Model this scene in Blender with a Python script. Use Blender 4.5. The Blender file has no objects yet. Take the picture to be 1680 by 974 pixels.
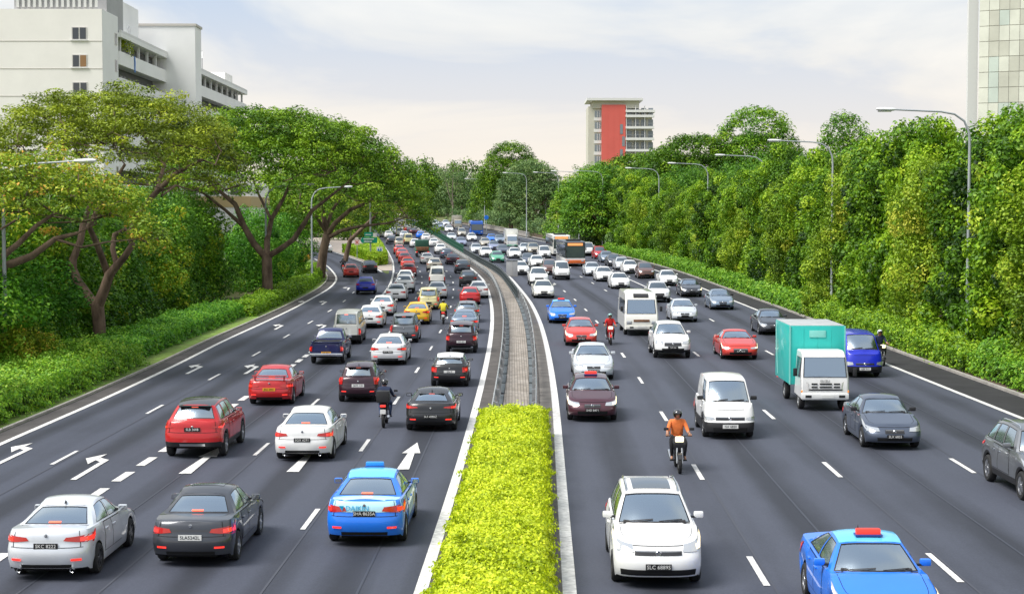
import bpy, bmesh, math, random
import numpy as np
from mathutils import Vector, Matrix

random.seed(7); rng = np.random.default_rng(7)
R = math.radians
scene = bpy.context.scene
col = scene.collection

# ------------------------------------------------------------------ camera, sky, sun, exposure
FPX, CX, CY, HCAM = 2600.0, 840.0, 487.0, 7.0
PITCH = math.atan(132.0 / FPX)
cam_d = bpy.data.cameras.new('camera'); cam = bpy.data.objects.new('camera', cam_d); col.objects.link(cam)
cam_d.sensor_width = 36.0; cam_d.lens = FPX / 1680.0 * 36.0
cam_d.clip_start = 0.1; cam_d.clip_end = 9000.0
cam.location = (0, 0, HCAM); cam.rotation_euler = (R(90) - PITCH, 0, 0)
scene.camera = cam

CLOUD_SEED = 3.37
SUN_EL, SUN_AZ = 54.0, 244.0          # compass azimuth, 0 = +Y (view direction), 90 = +X
world = bpy.data.worlds.new('World'); scene.world = world; world.use_nodes = True
wn, wl = world.node_tree.nodes, world.node_tree.links
wn.clear()
def N(tree, t, **kw):
    n = tree.nodes.new(t)
    for k, v in kw.items():
        if k in n.inputs: n.inputs[k].default_value = v
        else: setattr(n, k, v)
    return n
W = world.node_tree
sky = N(W, 'ShaderNodeTexSky', sky_type='NISHITA', sun_disc=False)
sky.sun_elevation = R(SUN_EL); sky.sun_rotation = R(SUN_AZ); sky.air_density = 1.4; sky.dust_density = 3.0
skym = N(W, 'ShaderNodeVectorMath', operation='SCALE'); skym.inputs[3].default_value = 0.10
wl.new(sky.outputs[0], skym.inputs[0])
tc = N(W, 'ShaderNodeTexCoord')
sep = N(W, 'ShaderNodeSeparateXYZ'); wl.new(tc.outputs['Generated'], sep.inputs[0])
# cloud sheet: direction projected on a flat cloud deck, so the banks flatten towards the horizon
zc = N(W, 'ShaderNodeMath', operation='MAXIMUM'); zc.inputs[1].default_value = 0.0; wl.new(sep.outputs[2], zc.inputs[0])
zd = N(W, 'ShaderNodeMath', operation='ADD'); zd.inputs[1].default_value = 0.19; wl.new(zc.outputs[0], zd.inputs[0])
dx = N(W, 'ShaderNodeMath', operation='DIVIDE'); wl.new(sep.outputs[0], dx.inputs[0]); wl.new(zd.outputs[0], dx.inputs[1])
dy = N(W, 'ShaderNodeMath', operation='DIVIDE'); wl.new(sep.outputs[1], dy.inputs[0]); wl.new(zd.outputs[0], dy.inputs[1])
cmb = N(W, 'ShaderNodeCombineXYZ'); wl.new(dx.outputs[0], cmb.inputs[0]); wl.new(dy.outputs[0], cmb.inputs[1]); cmb.inputs[2].default_value = CLOUD_SEED
cn = N(W, 'ShaderNodeTexNoise', Scale=0.75, Detail=6.0, Roughness=0.56, Distortion=0.5); wl.new(cmb.outputs[0], cn.inputs['Vector'])
cr = N(W, 'ShaderNodeValToRGB'); wl.new(cn.outputs[0], cr.inputs[0])
e = cr.color_ramp.elements
e[0].position = 0.42; e[0].color = (0.57, 0.66, 0.80, 1)
e[1].position = 0.62; e[1].color = (0.92, 0.915, 0.89, 1)
m = e.new(0.51); m.color = (0.77, 0.80, 0.83, 1)
hz = N(W, 'ShaderNodeMapRange'); hz.inputs[1].default_value = 0.0; hz.inputs[2].default_value = 0.13; hz.inputs[3].default_value = 1.0; hz.inputs[4].default_value = 0.0
wl.new(sep.outputs[2], hz.inputs[0])
wm = N(W, 'ShaderNodeMixRGB'); wm.inputs[2].default_value = (0.97, 0.86, 0.735, 1)
wl.new(hz.outputs[0], wm.inputs[0]); wl.new(cr.outputs[0], wm.inputs[1])
mx = N(W, 'ShaderNodeMixRGB'); mx.inputs[0].default_value = 0.93
wl.new(skym.outputs[0], mx.inputs[1]); wl.new(wm.outputs[0], mx.inputs[2])
bg = N(W, 'ShaderNodeBackground'); bg.inputs[1].default_value = 1.0
wo = N(W, 'ShaderNodeOutputWorld'); wl.new(mx.outputs[0], bg.inputs[0]); wl.new(bg.outputs[0], wo.inputs[0])

sun_d = bpy.data.lights.new('sun', 'SUN'); sun_d.energy = 4.3; sun_d.angle = R(34); sun_d.color = (1.0, 0.965, 0.91)
sun = bpy.data.objects.new('sun', sun_d); col.objects.link(sun)
_az, _el = R(SUN_AZ), R(SUN_EL)
sdir = Vector((math.sin(_az) * math.cos(_el), math.cos(_az) * math.cos(_el), math.sin(_el)))
sun.rotation_euler = sdir.to_track_quat('Z', 'Y').to_euler(); sun.location = sdir * 300

vs = scene.view_settings
vs.view_transform = 'Standard'; vs.look = 'None'; vs.exposure = 0.16; vs.gamma = 1.0; vs.use_curve_mapping = False
scene.render.engine = 'CYCLES'
cy = scene.cycles
cy.use_denoising = True; cy.max_bounces = 6; cy.diffuse_bounces = 3; cy.glossy_bounces = 3; cy.transparent_max_bounces = 12
cy.transmission_bounces = 3; cy.caustics_reflective = False; cy.caustics_refractive = False; cy.sample_clamp_indirect = 4.0

# ------------------------------------------------------------------ ground profile and pixel -> place
def _sp(v, k): return k * np.logaddexp(0.0, np.asarray(v, float) / k)
def zg(y):
    return 0.012 * _sp(np.asarray(y) - 110, 15) + 0.010 * _sp(np.asarray(y) - 220, 20) - 0.022 * _sp(np.asarray(y) - 500, 20)
CP, SPI = math.cos(PITCH), math.sin(PITCH)
def ray(px, py):
    a, b = (px - CX) / FPX, (CY - py) / FPX
    return np.array([a, CP + b * SPI, -SPI + b * CP])
def at(px, py, dz=0.0):
    """the point of the ground (raised by dz) seen at a pixel of the photograph"""
    d = ray(px, py); lo, hi = 5.0, 2500.0
    for _ in range(60):
        mid = math.sqrt(lo * hi); t = mid / d[1]
        if HCAM + d[2] * t > float(zg(mid)) + dz: lo = mid
        else: hi = mid
    t = lo / d[1]
    return np.array([d[0] * t, lo, HCAM + d[2] * t])
def atY(px, py, Y):
    d = ray(px, py); t = Y / d[1]
    return np.array([d[0] * t, Y, HCAM + d[2] * t])

class Curve:
    """a line on the ground, x as a function of y"""
    def __init__(s, pix=None, pts=None, dz=0.0, smooth=7.0, tail=None):
        P = [at(x, y, dz)[:2] for x, y in pix] if pix is not None else [np.array(p, float) for p in pts]
        P = sorted(P, key=lambda p: p[1]); P = np.array(P)
        y = np.arange(-60, 640, 1.0)
        xs = np.interp(y, P[:, 1], P[:, 0])
        k0 = (P[min(2, len(P)-1), 0] - P[0, 0]) / (P[min(2, len(P)-1), 1] - P[0, 1]); k1 = (P[-1, 0] - P[-3, 0]) / (P[-1, 1] - P[-3, 1]) if len(P) > 2 else k0
        lo, hi = y < P[0, 1], y > P[-1, 1]
        xs[lo] = P[0, 0] + k0 * (y[lo] - P[0, 1])
        d = y[hi] - P[-1, 1]; xs[hi] = P[-1, 0] + k1 * d + (tail or 0.0) * d * d
        g = np.exp(-0.5 * (np.arange(-30, 31) / smooth) ** 2); g /= g.sum()
        s.y = y; s.x = np.convolve(np.pad(xs, 30, mode='reflect', reflect_type='odd'), g, 'valid')
    def __call__(s, y): return np.interp(y, s.y, s.x)
    def slope(s, y): return (s(y + 2) - s(y - 2)) / 4.0
    def off(s, d):
        c = Curve.__new__(Curve); c.y = s.y
        sl = np.gradient(s.x, s.y); c.x = s.x + d * np.sqrt(1 + sl * sl); return c

# ------------------------------------------------------------------ materials
MATS = {}; CACHE = {}
def mat(name, base=(0.5, 0.5, 0.5), rough=0.6, metal=0.0, spec=0.5, coat=0.0, emit=None, estr=0.0, noise=0.0, nscale=8.0, bump=0.0, stretch=None, dirt=None):
    if name in MATS: return MATS[name]
    mt = bpy.data.materials.new(name); mt.use_nodes = True; T = mt.node_tree
    b = T.nodes['Principled BSDF']
    b.inputs['Base Color'].default_value = (*base, 1); b.inputs['Roughness'].default_value = rough; b.inputs['Metallic'].default_value = metal
    b.inputs['Specular IOR Level'].default_value = spec; b.inputs['Coat Weight'].default_value = coat; b.inputs['Coat Roughness'].default_value = 0.04
    if emit is not None:
        b.inputs['Emission Color'].default_value = (*emit, 1); b.inputs['Emission Strength'].default_value = estr
    if noise > 0 or bump > 0:
        g = N(T, 'ShaderNodeNewGeometry'); src = g.outputs['Position']
        if stretch:
            mp = N(T, 'ShaderNodeMapping'); mp.inputs['Scale'].default_value = stretch; T.links.new(src, mp.inputs[0]); src = mp.outputs[0]
        n = N(T, 'ShaderNodeTexNoise', Scale=nscale, Detail=4.0, Roughness=0.6); T.links.new(src, n.inputs['Vector'])
        if noise > 0:
            r = N(T, 'ShaderNodeValToRGB'); T.links.new(n.outputs[0], r.inputs[0])
            c0 = tuple(max(0, c * (1 - noise)) for c in base) if dirt is None else dirt
            r.color_ramp.elements[0].position = 0.32; r.color_ramp.elements[1].position = 0.68
            r.color_ramp.elements[0].color = (*c0, 1); r.color_ramp.elements[1].color = (*(min(1, c * (1 + noise * 0.6)) for c in base), 1)
            T.links.new(r.outputs[0], b.inputs['Base Color'])
        if bump > 0:
            bp = N(T, 'ShaderNodeBump'); bp.inputs['Strength'].default_value = bump; bp.inputs['Distance'].default_value = 0.03
            T.links.new(n.outputs[0], bp.inputs['Height']); T.links.new(bp.outputs[0], b.inputs['Normal'])
    MATS[name] = mt
    return mt

def paint(name, c, metallic=0.0):
    return mat('paint_' + name, c, rough=0.36 if metallic else 0.42, metal=metallic, coat=0.85, noise=0.04, nscale=3.0)

def glass_mat(name, tint, base, fmul):
    mt = bpy.data.materials.new(name); mt.use_nodes = True; T = mt.node_tree; T.nodes.clear()
    tr = N(T, 'ShaderNodeBsdfTransparent'); tr.inputs[0].default_value = (*tint, 1)
    gl = N(T, 'ShaderNodeBsdfGlossy'); gl.inputs[0].default_value = (0.78, 0.90, 1.0, 1); gl.inputs['Roughness'].default_value = 0.20
    fr = N(T, 'ShaderNodeFresnel'); fr.inputs[0].default_value = 1.5
    ma = N(T, 'ShaderNodeMath', operation='MULTIPLY_ADD', use_clamp=True); ma.inputs[1].default_value = fmul; ma.inputs[2].default_value = base
    mxs = N(T, 'ShaderNodeMixShader'); o = N(T, 'ShaderNodeOutputMaterial')
    T.links.new(fr.outputs[0], ma.inputs[0]); T.links.new(ma.outputs[0], mxs.inputs[0])
    T.links.new(tr.outputs[0], mxs.inputs[1]); T.links.new(gl.outputs[0], mxs.inputs[2]); T.links.new(mxs.outputs[0], o.inputs[0])
    MATS[name] = mt
    return mt
glass_mat('car_glass', (0.30, 0.36, 0.37), 0.20, 1.7)
mat('far_glass', (0.10, 0.13, 0.16), rough=0.12, spec=1.0, metal=0.35)
mat('trim_black', (0.018, 0.018, 0.020), rough=0.55)
mat('gap_black', (0.006, 0.006, 0.007), rough=0.9)
mat('interior_dark', (0.035, 0.034, 0.036), rough=0.8)
mat('interior_grey', (0.16, 0.155, 0.15), rough=0.8)
mat('tyre_rubber', (0.020, 0.020, 0.021), rough=0.85, noise=0.2, nscale=20)
mat('alloy', (0.55, 0.56, 0.58), rough=0.3, metal=0.9)
mat('alloy_dark', (0.12, 0.12, 0.13), rough=0.35, metal=0.8)
mat('chrome', (0.75, 0.76, 0.78), rough=0.12, metal=1.0)
mat('lamp_red', (0.42, 0.012, 0.012), rough=0.12, coat=1.0, emit=(1.0, 0.03, 0.02), estr=0.10)
mat('lamp_red_lit', (0.6, 0.02, 0.02), rough=0.12, coat=1.0, emit=(1.0, 0.05, 0.03), estr=0.9)
mat('brake_lit', (0.8, 0.1, 0.06), rough=0.2, emit=(1.0, 0.16, 0.09), estr=1.6)
mat('lamp_clear', (0.62, 0.64, 0.66), rough=0.08, metal=0.6, coat=1.0)
mat('lamp_lit', (0.9, 0.85, 0.7), rough=0.1, coat=1.0, emit=(1.0, 0.78, 0.45), estr=2.2)
mat('lamp_amber', (0.8, 0.28, 0.03), rough=0.15, coat=1.0, emit=(1.0, 0.35, 0.05), estr=0.5)
mat('plate_black', (0.014, 0.014, 0.015), rough=0.35)
mat('plate_white', (0.78, 0.78, 0.76), rough=0.35)
mat('plate_yellow', (0.78, 0.36, 0.02), rough=0.35)
mat('steel', (0.42, 0.43, 0.44), rough=0.45, metal=0.7, noise=0.2, nscale=4)
mat('galvanised', (0.50, 0.52, 0.53), rough=0.5, metal=0.4, noise=0.12, nscale=3)
mat('road_paint', (0.70, 0.69, 0.665), rough=0.7, noise=0.30, nscale=7.0)
mat('concrete', (0.30, 0.285, 0.26), rough=0.9, noise=0.25, nscale=1.2, bump=0.3)
mat('kerb', (0.36, 0.34, 0.31), rough=0.9, noise=0.25, nscale=2.0)

# ------------------------------------------------------------------ mesh building
class MB:
    """collects faces; materials by key"""
    def __init__(s): s.v, s.f, s.m = [], [], []
    def add(s, verts, faces, key):
        o = len(s.v); s.v.extend([tuple(map(float, p)) for p in verts]); s.f.extend([tuple(i + o for i in f) for f in faces])
        if isinstance(key, (list, tuple)): s.m.extend(key)
        else: s.m.extend([key] * len(faces))
        return s
    def grid(s, P, key, close_u=False):
        nu, nv = len(P), len(P[0]); F = []
        for i in range(nu - (0 if close_u else 1)):
            for j in range(nv - 1):
                a = i * nv + j; b = ((i + 1) % nu) * nv + j
                F.append((a, b, b + 1, a + 1))
        return s.add([p for r in P for p in r], F, key)
    def box(s, c, d, key, rot=None, bevel=0.0):
        cx, cy_, cz = c; hx, hy, hz_ = d[0] / 2, d[1] / 2, d[2] / 2
        if bevel > 0:
            bm = bmesh.new(); bmesh.ops.create_cube(bm, size=1.0)
            for v in bm.verts: v.co = Vector((v.co.x * d[0], v.co.y * d[1], v.co.z * d[2]))
            bmesh.ops.bevel(bm, geom=list(bm.edges), offset=bevel, segments=2, profile=0.6, affect='EDGES')
            bm.verts.ensure_lookup_table()
            V = [v.co.copy() for v in bm.verts]; F = [tuple(v.index for v in f.verts) for f in bm.faces]; bm.free()
        else:
            V = [Vector((x * hx, y * hy, z * hz_)) for x in (-1, 1) for y in (-1, 1) for z in (-1, 1)]
            F = [(0, 1, 3, 2), (4, 6, 7, 5), (0, 4, 5, 1), (2, 3, 7, 6), (0, 2, 6, 4), (1, 5, 7, 3)]
        if rot is not None: V = [rot @ v for v in V]
        return s.add([(v[0] + cx, v[1] + cy_, v[2] + cz) for v in V], F, key)
    def tube(s, path, rad, key, n=8, cap=True):
        P = [Vector(p) for p in path]; L = len(P); rad = [rad] * L if isinstance(rad, (int, float)) else rad
        rings, up = [], None
        for i in range(L):
            t = (P[min(i + 1, L - 1)] - P[max(i - 1, 0)]).normalized()
            if up is None: up = Vector((0, 0, 1)) if abs(t.z) < 0.9 else Vector((1, 0, 0))
            a = t.cross(up).normalized(); b = a.cross(t); up = b
            rings.append([P[i] + (a * math.cos(2 * math.pi * k / n) + b * math.sin(2 * math.pi * k / n)) * rad[i] for k in range(n)])
        V = [p for r in rings for p in r]; F = []
        for i in range(L - 1):
            for k in range(n):
                F.append((i * n + k, i * n + (k + 1) % n, (i + 1) * n + (k + 1) % n, (i + 1) * n + k))
        if cap: F += [tuple(range(n))[::-1], tuple((L - 1) * n + k for k in range(n))]
        return s.add(V, F, key)
    def lathe(s, prof, key, axis='y', n=20, c=(0, 0, 0), keys=None):
        V, F, K = [], [], []; L = len(prof)
        for k in range(n):
            a = 2 * math.pi * k / n
            for (h, r) in prof:
                p = (r * math.cos(a), h, r * math.sin(a)) if axis == 'y' else ((h, r * math.cos(a), r * math.sin(a)) if axis == 'x' else (r * math.cos(a), r * math.sin(a), h))
                V.append((p[0] + c[0], p[1] + c[1], p[2] + c[2]))
        for k in range(n):
            for i in range(L - 1):
                F.append((k * L + i, k * L + i + 1, ((k + 1) % n) * L + i + 1, ((k + 1) % n) * L + i)); K.append(keys[i] if keys else key)
        return s.add(V, F, K)
    def quad(s, a, b, c, d, key): return s.add([a, b, c, d], [(0, 1, 2, 3)], key)
    def mesh(s, name, smooth=True, sharp=42.0, recalc=True):
        me = bpy.data.meshes.new(name); me.from_pydata(s.v, [], s.f)
        keys = []
        for k in s.m:
            if k not in keys: keys.append(k)
        for k in keys: me.materials.append(MATS.get(k) or MATS['trim_black'])
        idx = {k: i for i, k in enumerate(keys)}
        me.polygons.foreach_set('material_index', [idx[k] for k in s.m])
        bm = bmesh.new(); bm.from_mesh(me)
        bmesh.ops.remove_doubles(bm, verts=bm.verts, dist=0.0004)
        if recalc: bmesh.ops.recalc_face_normals(bm, faces=bm.faces)
        th = R(sharp)
        for f in bm.faces: f.smooth = smooth
        for e_ in bm.edges:
            if len(e_.link_faces) == 2:
                if e_.calc_face_angle(0) > th or e_.link_faces[0].material_index != e_.link_faces[1].material_index: e_.smooth = False
        bm.to_mesh(me); bm.free(); me['keys'] = keys
        return me
    def build(s, name, parent=None, loc=None, **kw):
        o = bpy.data.objects.new(name, s.mesh(name, **kw)); col.objects.link(o)
        if parent: o.parent = parent
        if loc is not None: o.location = loc
        return o
def link(name, me, parent=None, loc=None, rot=None):
    o = bpy.data.objects.new(name, me); col.objects.link(o)
    if parent: o.parent = parent
    if loc is not None: o.location = loc
    if rot is not None: o.rotation_euler = rot
    return o
def empty(name, loc=(0, 0, 0), rz=0.0):
    o = bpy.data.objects.new(name, None); col.objects.link(o); o.location = loc; o.rotation_euler = (0, 0, rz); o.empty_display_size = 0.3
    return o
def tag(o, label=None, cat=None, group=None, kind=None):
    if label: o['label'] = label
    if cat: o['category'] = cat
    if group: o['group'] = group
    if kind: o['kind'] = kind
    return o
# ------------------------------------------------------------------ the lines of the road, read off the photograph
_ml = [at(*p)[:2] for p in [(690,974),(723,866),(747,798),(783,660),(794,618),(805,561),(808,528),(807.5,505),(803,482.6),(794.5,460),(774,440.8)]]
for p in [(753.5,412.7),(726.8,396.7),(700,379.4),(680,370)]:
    q = at(*p, 0.8); _ml.append(np.array([q[0] - 0.75, q[1]]))
ML = Curve(pts=_ml, tail=-0.0006)
_mr = [at(*p)[:2] for p in [(935,974),(923,820),(912,660),(906,618),(898.6,573),(886.5,528),(870,494),(841.5,460),(834,451.5)]]
for yy in (230, 260, 300, 350, 400): _mr.append(np.array([ML.off(3.1)(yy), yy]))
MR = Curve(pts=_mr, tail=-0.0006)
SD = Curve([(5,912),(155,813),(215,773),(268,741),(383,666),(407,649.5),(485,597),(509,579),(560,540),(622,489),(632,480),(641,466),(646,446),(644.7,429),(637,413),(626,398)], smooth=5, tail=-0.0006)
LE = Curve([(0,729),(164,658.5),(300,594),(361.6,561.7),(423,534),(485,504.7),(515.6,487.8),(540,474),(550,464),(553,456),(548,448),(538,437),(515,424),(485,413)], smooth=4)
SR = Curve([(640,470),(639,461),(633.6,451),(620,442),(599,431),(551,414),(520,408)], smooth=4)
D1 = Curve([(97,756),(243,678),(345.6,622),(414,585),(463,556),(502,533),(532.5,515.5),(555.6,501),(572.6,489),(592,465),(588,447),(570,432),(530,416)], smooth=5)
LD, LEE = ML.off(-3.08), ML.off(-6.1)
RA, RB = MR.off(3.75), MR.off(7.5)
RC = Curve([(1581,768),(1444,680),(1159,520),(1100,489),(1045,464),(1010,449),(975,435),(920,415)], smooth=6)
RE = Curve([(1660,680),(1455,598),(1245,509.5),(1207.8,495),(1160,476),(1098,451),(1060,438),(1015,425),(960,410),(905,399),(850,388),(800,377)], smooth=7, tail=-0.0008)

def ribbon(name, cl, cr, y0, y1, dz, key, step=2.0, parent=None, ncol=1, mount=None, ref=None):
    ys = np.arange(y0, y1 + 1e-6, step); V, F, UV = [], [], []
    for y in ys:
        a, b = float(cl(y)), float(cr(y))
        for k in range(ncol + 1):
            x = a + (b - a) * k / ncol; V.append((x, y, float(zg(y)) + dz)); UV.append((x - float((ref or cl)(y)), y))
    n = ncol + 1
    for i in range(len(ys) - 1):
        for k in range(ncol): F.append((i*n+k, i*n+k+1, (i+1)*n+k+1, (i+1)*n+k))
    me = bpy.data.meshes.new(name); me.from_pydata(V, [], F); me.materials.append(MATS[key])
    uv = me.uv_layers.new(name='UVMap')
    loops = np.empty(len(me.loops), dtype=np.int32); me.loops.foreach_get('vertex_index', loops)
    uv.data.foreach_set('uv', np.array(UV)[loops].ravel().astype(np.float32))
    return link(name, me, parent)
def slab(name, cl, cr, y0, y1, z0, z1, key, step=2.0, parent=None):
    """a strip with sides, its cross-section from z0 to z1 above the ground"""
    b = MB(); ys = np.arange(y0, y1 + 1e-6, step); P = []
    for y in ys:
        g = float(zg(y)); a, c = float(cl(y)), float(cr(y))
        P.append([(a, y, g + z0), (a, y, g + z1), (c, y, g + z1), (c, y, g + z0)])
    b.grid(P, key); b.quad(*P[0], key); b.quad(*P[-1], key)
    return b.build(name, parent)

# asphalt: lateral wear bands along the lanes, mottling, fine grain
def asphalt(name, base, lane, phase, band=0.42):
    mt = bpy.data.materials.new(name); mt.use_nodes = True; T = mt.node_tree; b = T.nodes['Principled BSDF']; MATS[name] = mt
    L = T.links.new
    uv = N(T, 'ShaderNodeUVMap'); sp_ = N(T, 'ShaderNodeSeparateXYZ'); L(uv.outputs[0], sp_.inputs[0])
    mp = N(T, 'ShaderNodeMapping'); mp.inputs['Scale'].default_value = (0.9, 0.035, 1); L(uv.outputs[0], mp.inputs[0])
    n1 = N(T, 'ShaderNodeTexNoise', Scale=1.0, Detail=3.0); L(mp.outputs[0], n1.inputs['Vector'])
    mp2 = N(T, 'ShaderNodeMapping'); mp2.inputs['Scale'].default_value = (0.25, 0.11, 1); L(uv.outputs[0], mp2.inputs[0])
    n2 = N(T, 'ShaderNodeTexNoise', Scale=1.0, Detail=5.0, Roughness=0.65); L(mp2.outputs[0], n2.inputs['Vector'])
    w = N(T, 'ShaderNodeMath', operation='MULTIPLY_ADD'); w.inputs[1].default_value = 2 * math.pi / lane * 2; w.inputs[2].default_value = phase; L(sp_.outputs[0], w.inputs[0])
    co = N(T, 'ShaderNodeMath', operation='COSINE'); L(w.outputs[0], co.inputs[0])
    w1 = N(T, 'ShaderNodeMath', operation='MULTIPLY_ADD'); w1.inputs[1].default_value = 2 * math.pi / lane; w1.inputs[2].default_value = phase; L(sp_.outputs[0], w1.inputs[0])
    c1 = N(T, 'ShaderNodeMath', operation='COSINE'); L(w1.outputs[0], c1.inputs[0])
    s1 = N(T, 'ShaderNodeMath', operation='MULTIPLY_ADD'); s1.inputs[1].default_value = -band * 0.5; L(co.outputs[0], s1.inputs[0]); L(n1.outputs[0], s1.inputs[2])
    s2 = N(T, 'ShaderNodeMath', operation='MULTIPLY_ADD'); s2.inputs[1].default_value = band * 0.35; L(c1.outputs[0], s2.inputs[0]); L(s1.outputs[0], s2.inputs[2])
    s3 = N(T, 'ShaderNodeMath', operation='MULTIPLY_ADD'); s3.inputs[1].default_value = 0.7; L(n2.outputs[0], s3.inputs[0]); L(s2.outputs[0], s3.inputs[2])
    r = N(T, 'ShaderNodeValToRGB'); L(s3.outputs[0], r.inputs[0])
    r.color_ramp.elements[0].position = 0.5; r.color_ramp.elements[1].position = 1.25 - 0.02
    r.color_ramp.elements[1].position = 1.0
    r.color_ramp.elements[0].color = (*(c * 0.62 for c in base), 1); r.color_ramp.elements[1].color = (*(c * 1.34 for c in base), 1)
    g = N(T, 'ShaderNodeNewGeometry'); n3 = N(T, 'ShaderNodeTexNoise', Scale=30.0, Detail=2.0); L(g.outputs['Position'], n3.inputs['Vector'])
    mm = N(T, 'ShaderNodeMixRGB', blend_type='OVERLAY'); mm.inputs[0].default_value = 0.35; L(r.outputs[0], mm.inputs[1]); L(n3.outputs[0], mm.inputs[2])
    L(mm.outputs[0], b.inputs['Base Color']); b.inputs['Roughness'].default_value = 0.72; b.inputs['Specular IOR Level'].default_value = 0.35
asphalt('asphalt_left', (0.045, 0.050, 0.068), 3.05, 0.0)
asphalt('asphalt_right', (0.048, 0.053, 0.071), 3.75, 0.0)
asphalt('asphalt_slip', (0.047, 0.052, 0.070), 3.2, 0.0)
mat('asphalt_shoulder', (0.026, 0.025, 0.027), rough=0.85, noise=0.35, nscale=0.8)
mat('asphalt_old', (0.075, 0.068, 0.066), rough=0.9, noise=0.35, nscale=0.6)
mat('ground_grass', (0.085, 0.145, 0.028), rough=0.95, noise=0.45, nscale=0.7, dirt=(0.12, 0.085, 0.045))
mat('grass', (0.17, 0.30, 0.04), rough=0.95, noise=0.4, nscale=1.6, dirt=(0.15, 0.17, 0.045))
mat('soil', (0.10, 0.065, 0.042), rough=0.95, noise=0.4, nscale=2.5)
mat('gutter_pale', (0.17, 0.155, 0.14), rough=0.9, noise=0.35, nscale=1.2)
mat('gutter', (0.095, 0.085, 0.078), rough=0.9, noise=0.35, nscale=1.5)
mat('drain_grey', (0.115, 0.135, 0.145), rough=0.8, noise=0.3, nscale=1.3)
mat('gore_concrete', (0.42, 0.36, 0.31), rough=0.9, noise=0.2, nscale=1.0)

# terrain: one sheet to the horizon
ys = np.concatenate([np.arange(-300, 0, 50), np.arange(0, 700, 4.0), np.arange(700, 6001, 300)])
xs = np.array([-3000, -1200, -400, -150, -60, -25, 0, 25, 60, 150, 400, 1200, 3000.0])
V = [(x, y, float(zg(y))) for y in ys for x in xs]; nx = len(xs)
F = [(j*nx+i, j*nx+i+1, (j+1)*nx+i+1, (j+1)*nx+i) for j in range(len(ys)-1) for i in range(nx-1)]
me = bpy.data.meshes.new('ground'); me.from_pydata(V, [], F); me.materials.append(MATS['ground_grass'])
tag(link('ground', me), kind='structure')

road_l = tag(ribbon('road', SD.off(-7.6), ML.off(0.75), -30, 150, 0.012, 'asphalt_left', ncol=6, ref=ML), kind='structure')
road_m = tag(ribbon('road', SD.off(-0.5), ML.off(0.75), 150, 600, 0.012, 'asphalt_left', ncol=4, ref=ML), kind='structure')
road_s = tag(ribbon('slip_road', LE.off(-0.4), lambda y: np.minimum(SD(y), np.where(np.asarray(y) > 170, SR(y) + 0.2, 1e9)), 150, 236, 0.018, 'asphalt_slip', ncol=4, ref=LE), kind='structure')
road_r = tag(ribbon('road', MR.off(-0.85), RE.off(0.3), -30, 600, 0.012, 'asphalt_right', ncol=6, ref=MR), kind='structure')
shoulder = tag(ribbon('shoulder', RE.off(0.1), RE.off(2.1), -30, 420, 0.016, 'asphalt_shoulder'), kind='structure')
tag(ribbon('shoulder', lambda y: LE(y) - 0.9, lambda y: LE(y) + 0.0, -30, 178, 0.024, 'asphalt_old'), kind='structure')
tag(ribbon('verge', LE.off(-5.0), LE.off(-0.85), -30, 215, 0.030, 'grass'), kind='structure')
tag(ribbon('verge', RE.off(2.1), RE.off(6.0), -30, 420, 0.022, 'soil'), kind='structure')
tag(slab('kerb', RE.off(2.02), RE.off(2.2), -30, 420, 0, 0.12, 'kerb'), kind='structure')
tag(slab('kerb', lambda y: LE(y) - 0.98, lambda y: LE(y) - 0.86, -30, 214, 0, 0.11, 'kerb'), kind='structure')
gore = tag(ribbon('traffic_island', lambda y: SR(y) + 0.15, lambda y: SD(y) - 0.15, 179, 300, 0.05, 'gore_concrete', step=1.0), kind='structure')

# painted lines: solid ones as strips, dashes one by one as parts of their road
def solid(cv, w, y0, y1, parent, dz=0.026, name='edge_line'):
    return ribbon(name, cv.off(-w / 2), cv.off(w / 2), y0, y1, dz, 'road_paint', parent=parent, step=1.5)
solid(ML, 0.24, -30, 420, road_l); solid(MR, 0.26, -30, 420, road_r)
solid(LE, 0.20, -30, 212, road_l); solid(SD, 0.20, 128, 300, road_m); solid(SR, 0.20, 176, 236, road_s)
solid(RE, 0.22, -30, 330, road_r); solid(RC, 0.17, 140, 260, road_r)
def dashes(cv, w, y0, period, length, ymax, parent, dz=0.026, name='lane_dash', y_each=150):
    rest = MB(); y = y0
    while y < ymax:
        P = []
        for yy in (y, y + length):
            for sgn in (-1, 1):
                x = float(cv(yy)) + sgn * w / 2 + random.uniform(-.006, .006); P.append((x, yy, float(zg(yy)) + dz))
        q = (P[0], P[1], P[3], P[2])
        if y < y_each: MB().quad(*q, 'road_paint').build(name, parent)
        else: rest.quad(*q, 'road_paint')
        y += period
    if rest.f: tag(rest.build('far_lane_dashes', parent), kind='stuff')
dashes(LD, 0.115, 23.3, 11.8, 2.5, 330, road_l); dashes(LEE, 0.115, 22.5, 11.8, 2.5, 330, road_l)
dashes(SD, 0.25, 23.2, 2.62, 1.55, 127, road_l, name='exit_dash', y_each=108)
dashes(D1, 0.115, 21.4, 11.5, 2.6, 175, road_l)
dashes(RA, 0.13, 17.6, 12.1, 2.6, 340, road_r); dashes(RB, 0.13, 17.8, 12.2, 2.6, 340, road_r); dashes(RC, 0.13, 18.5, 12.2, 2.6, 139, road_r)

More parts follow.
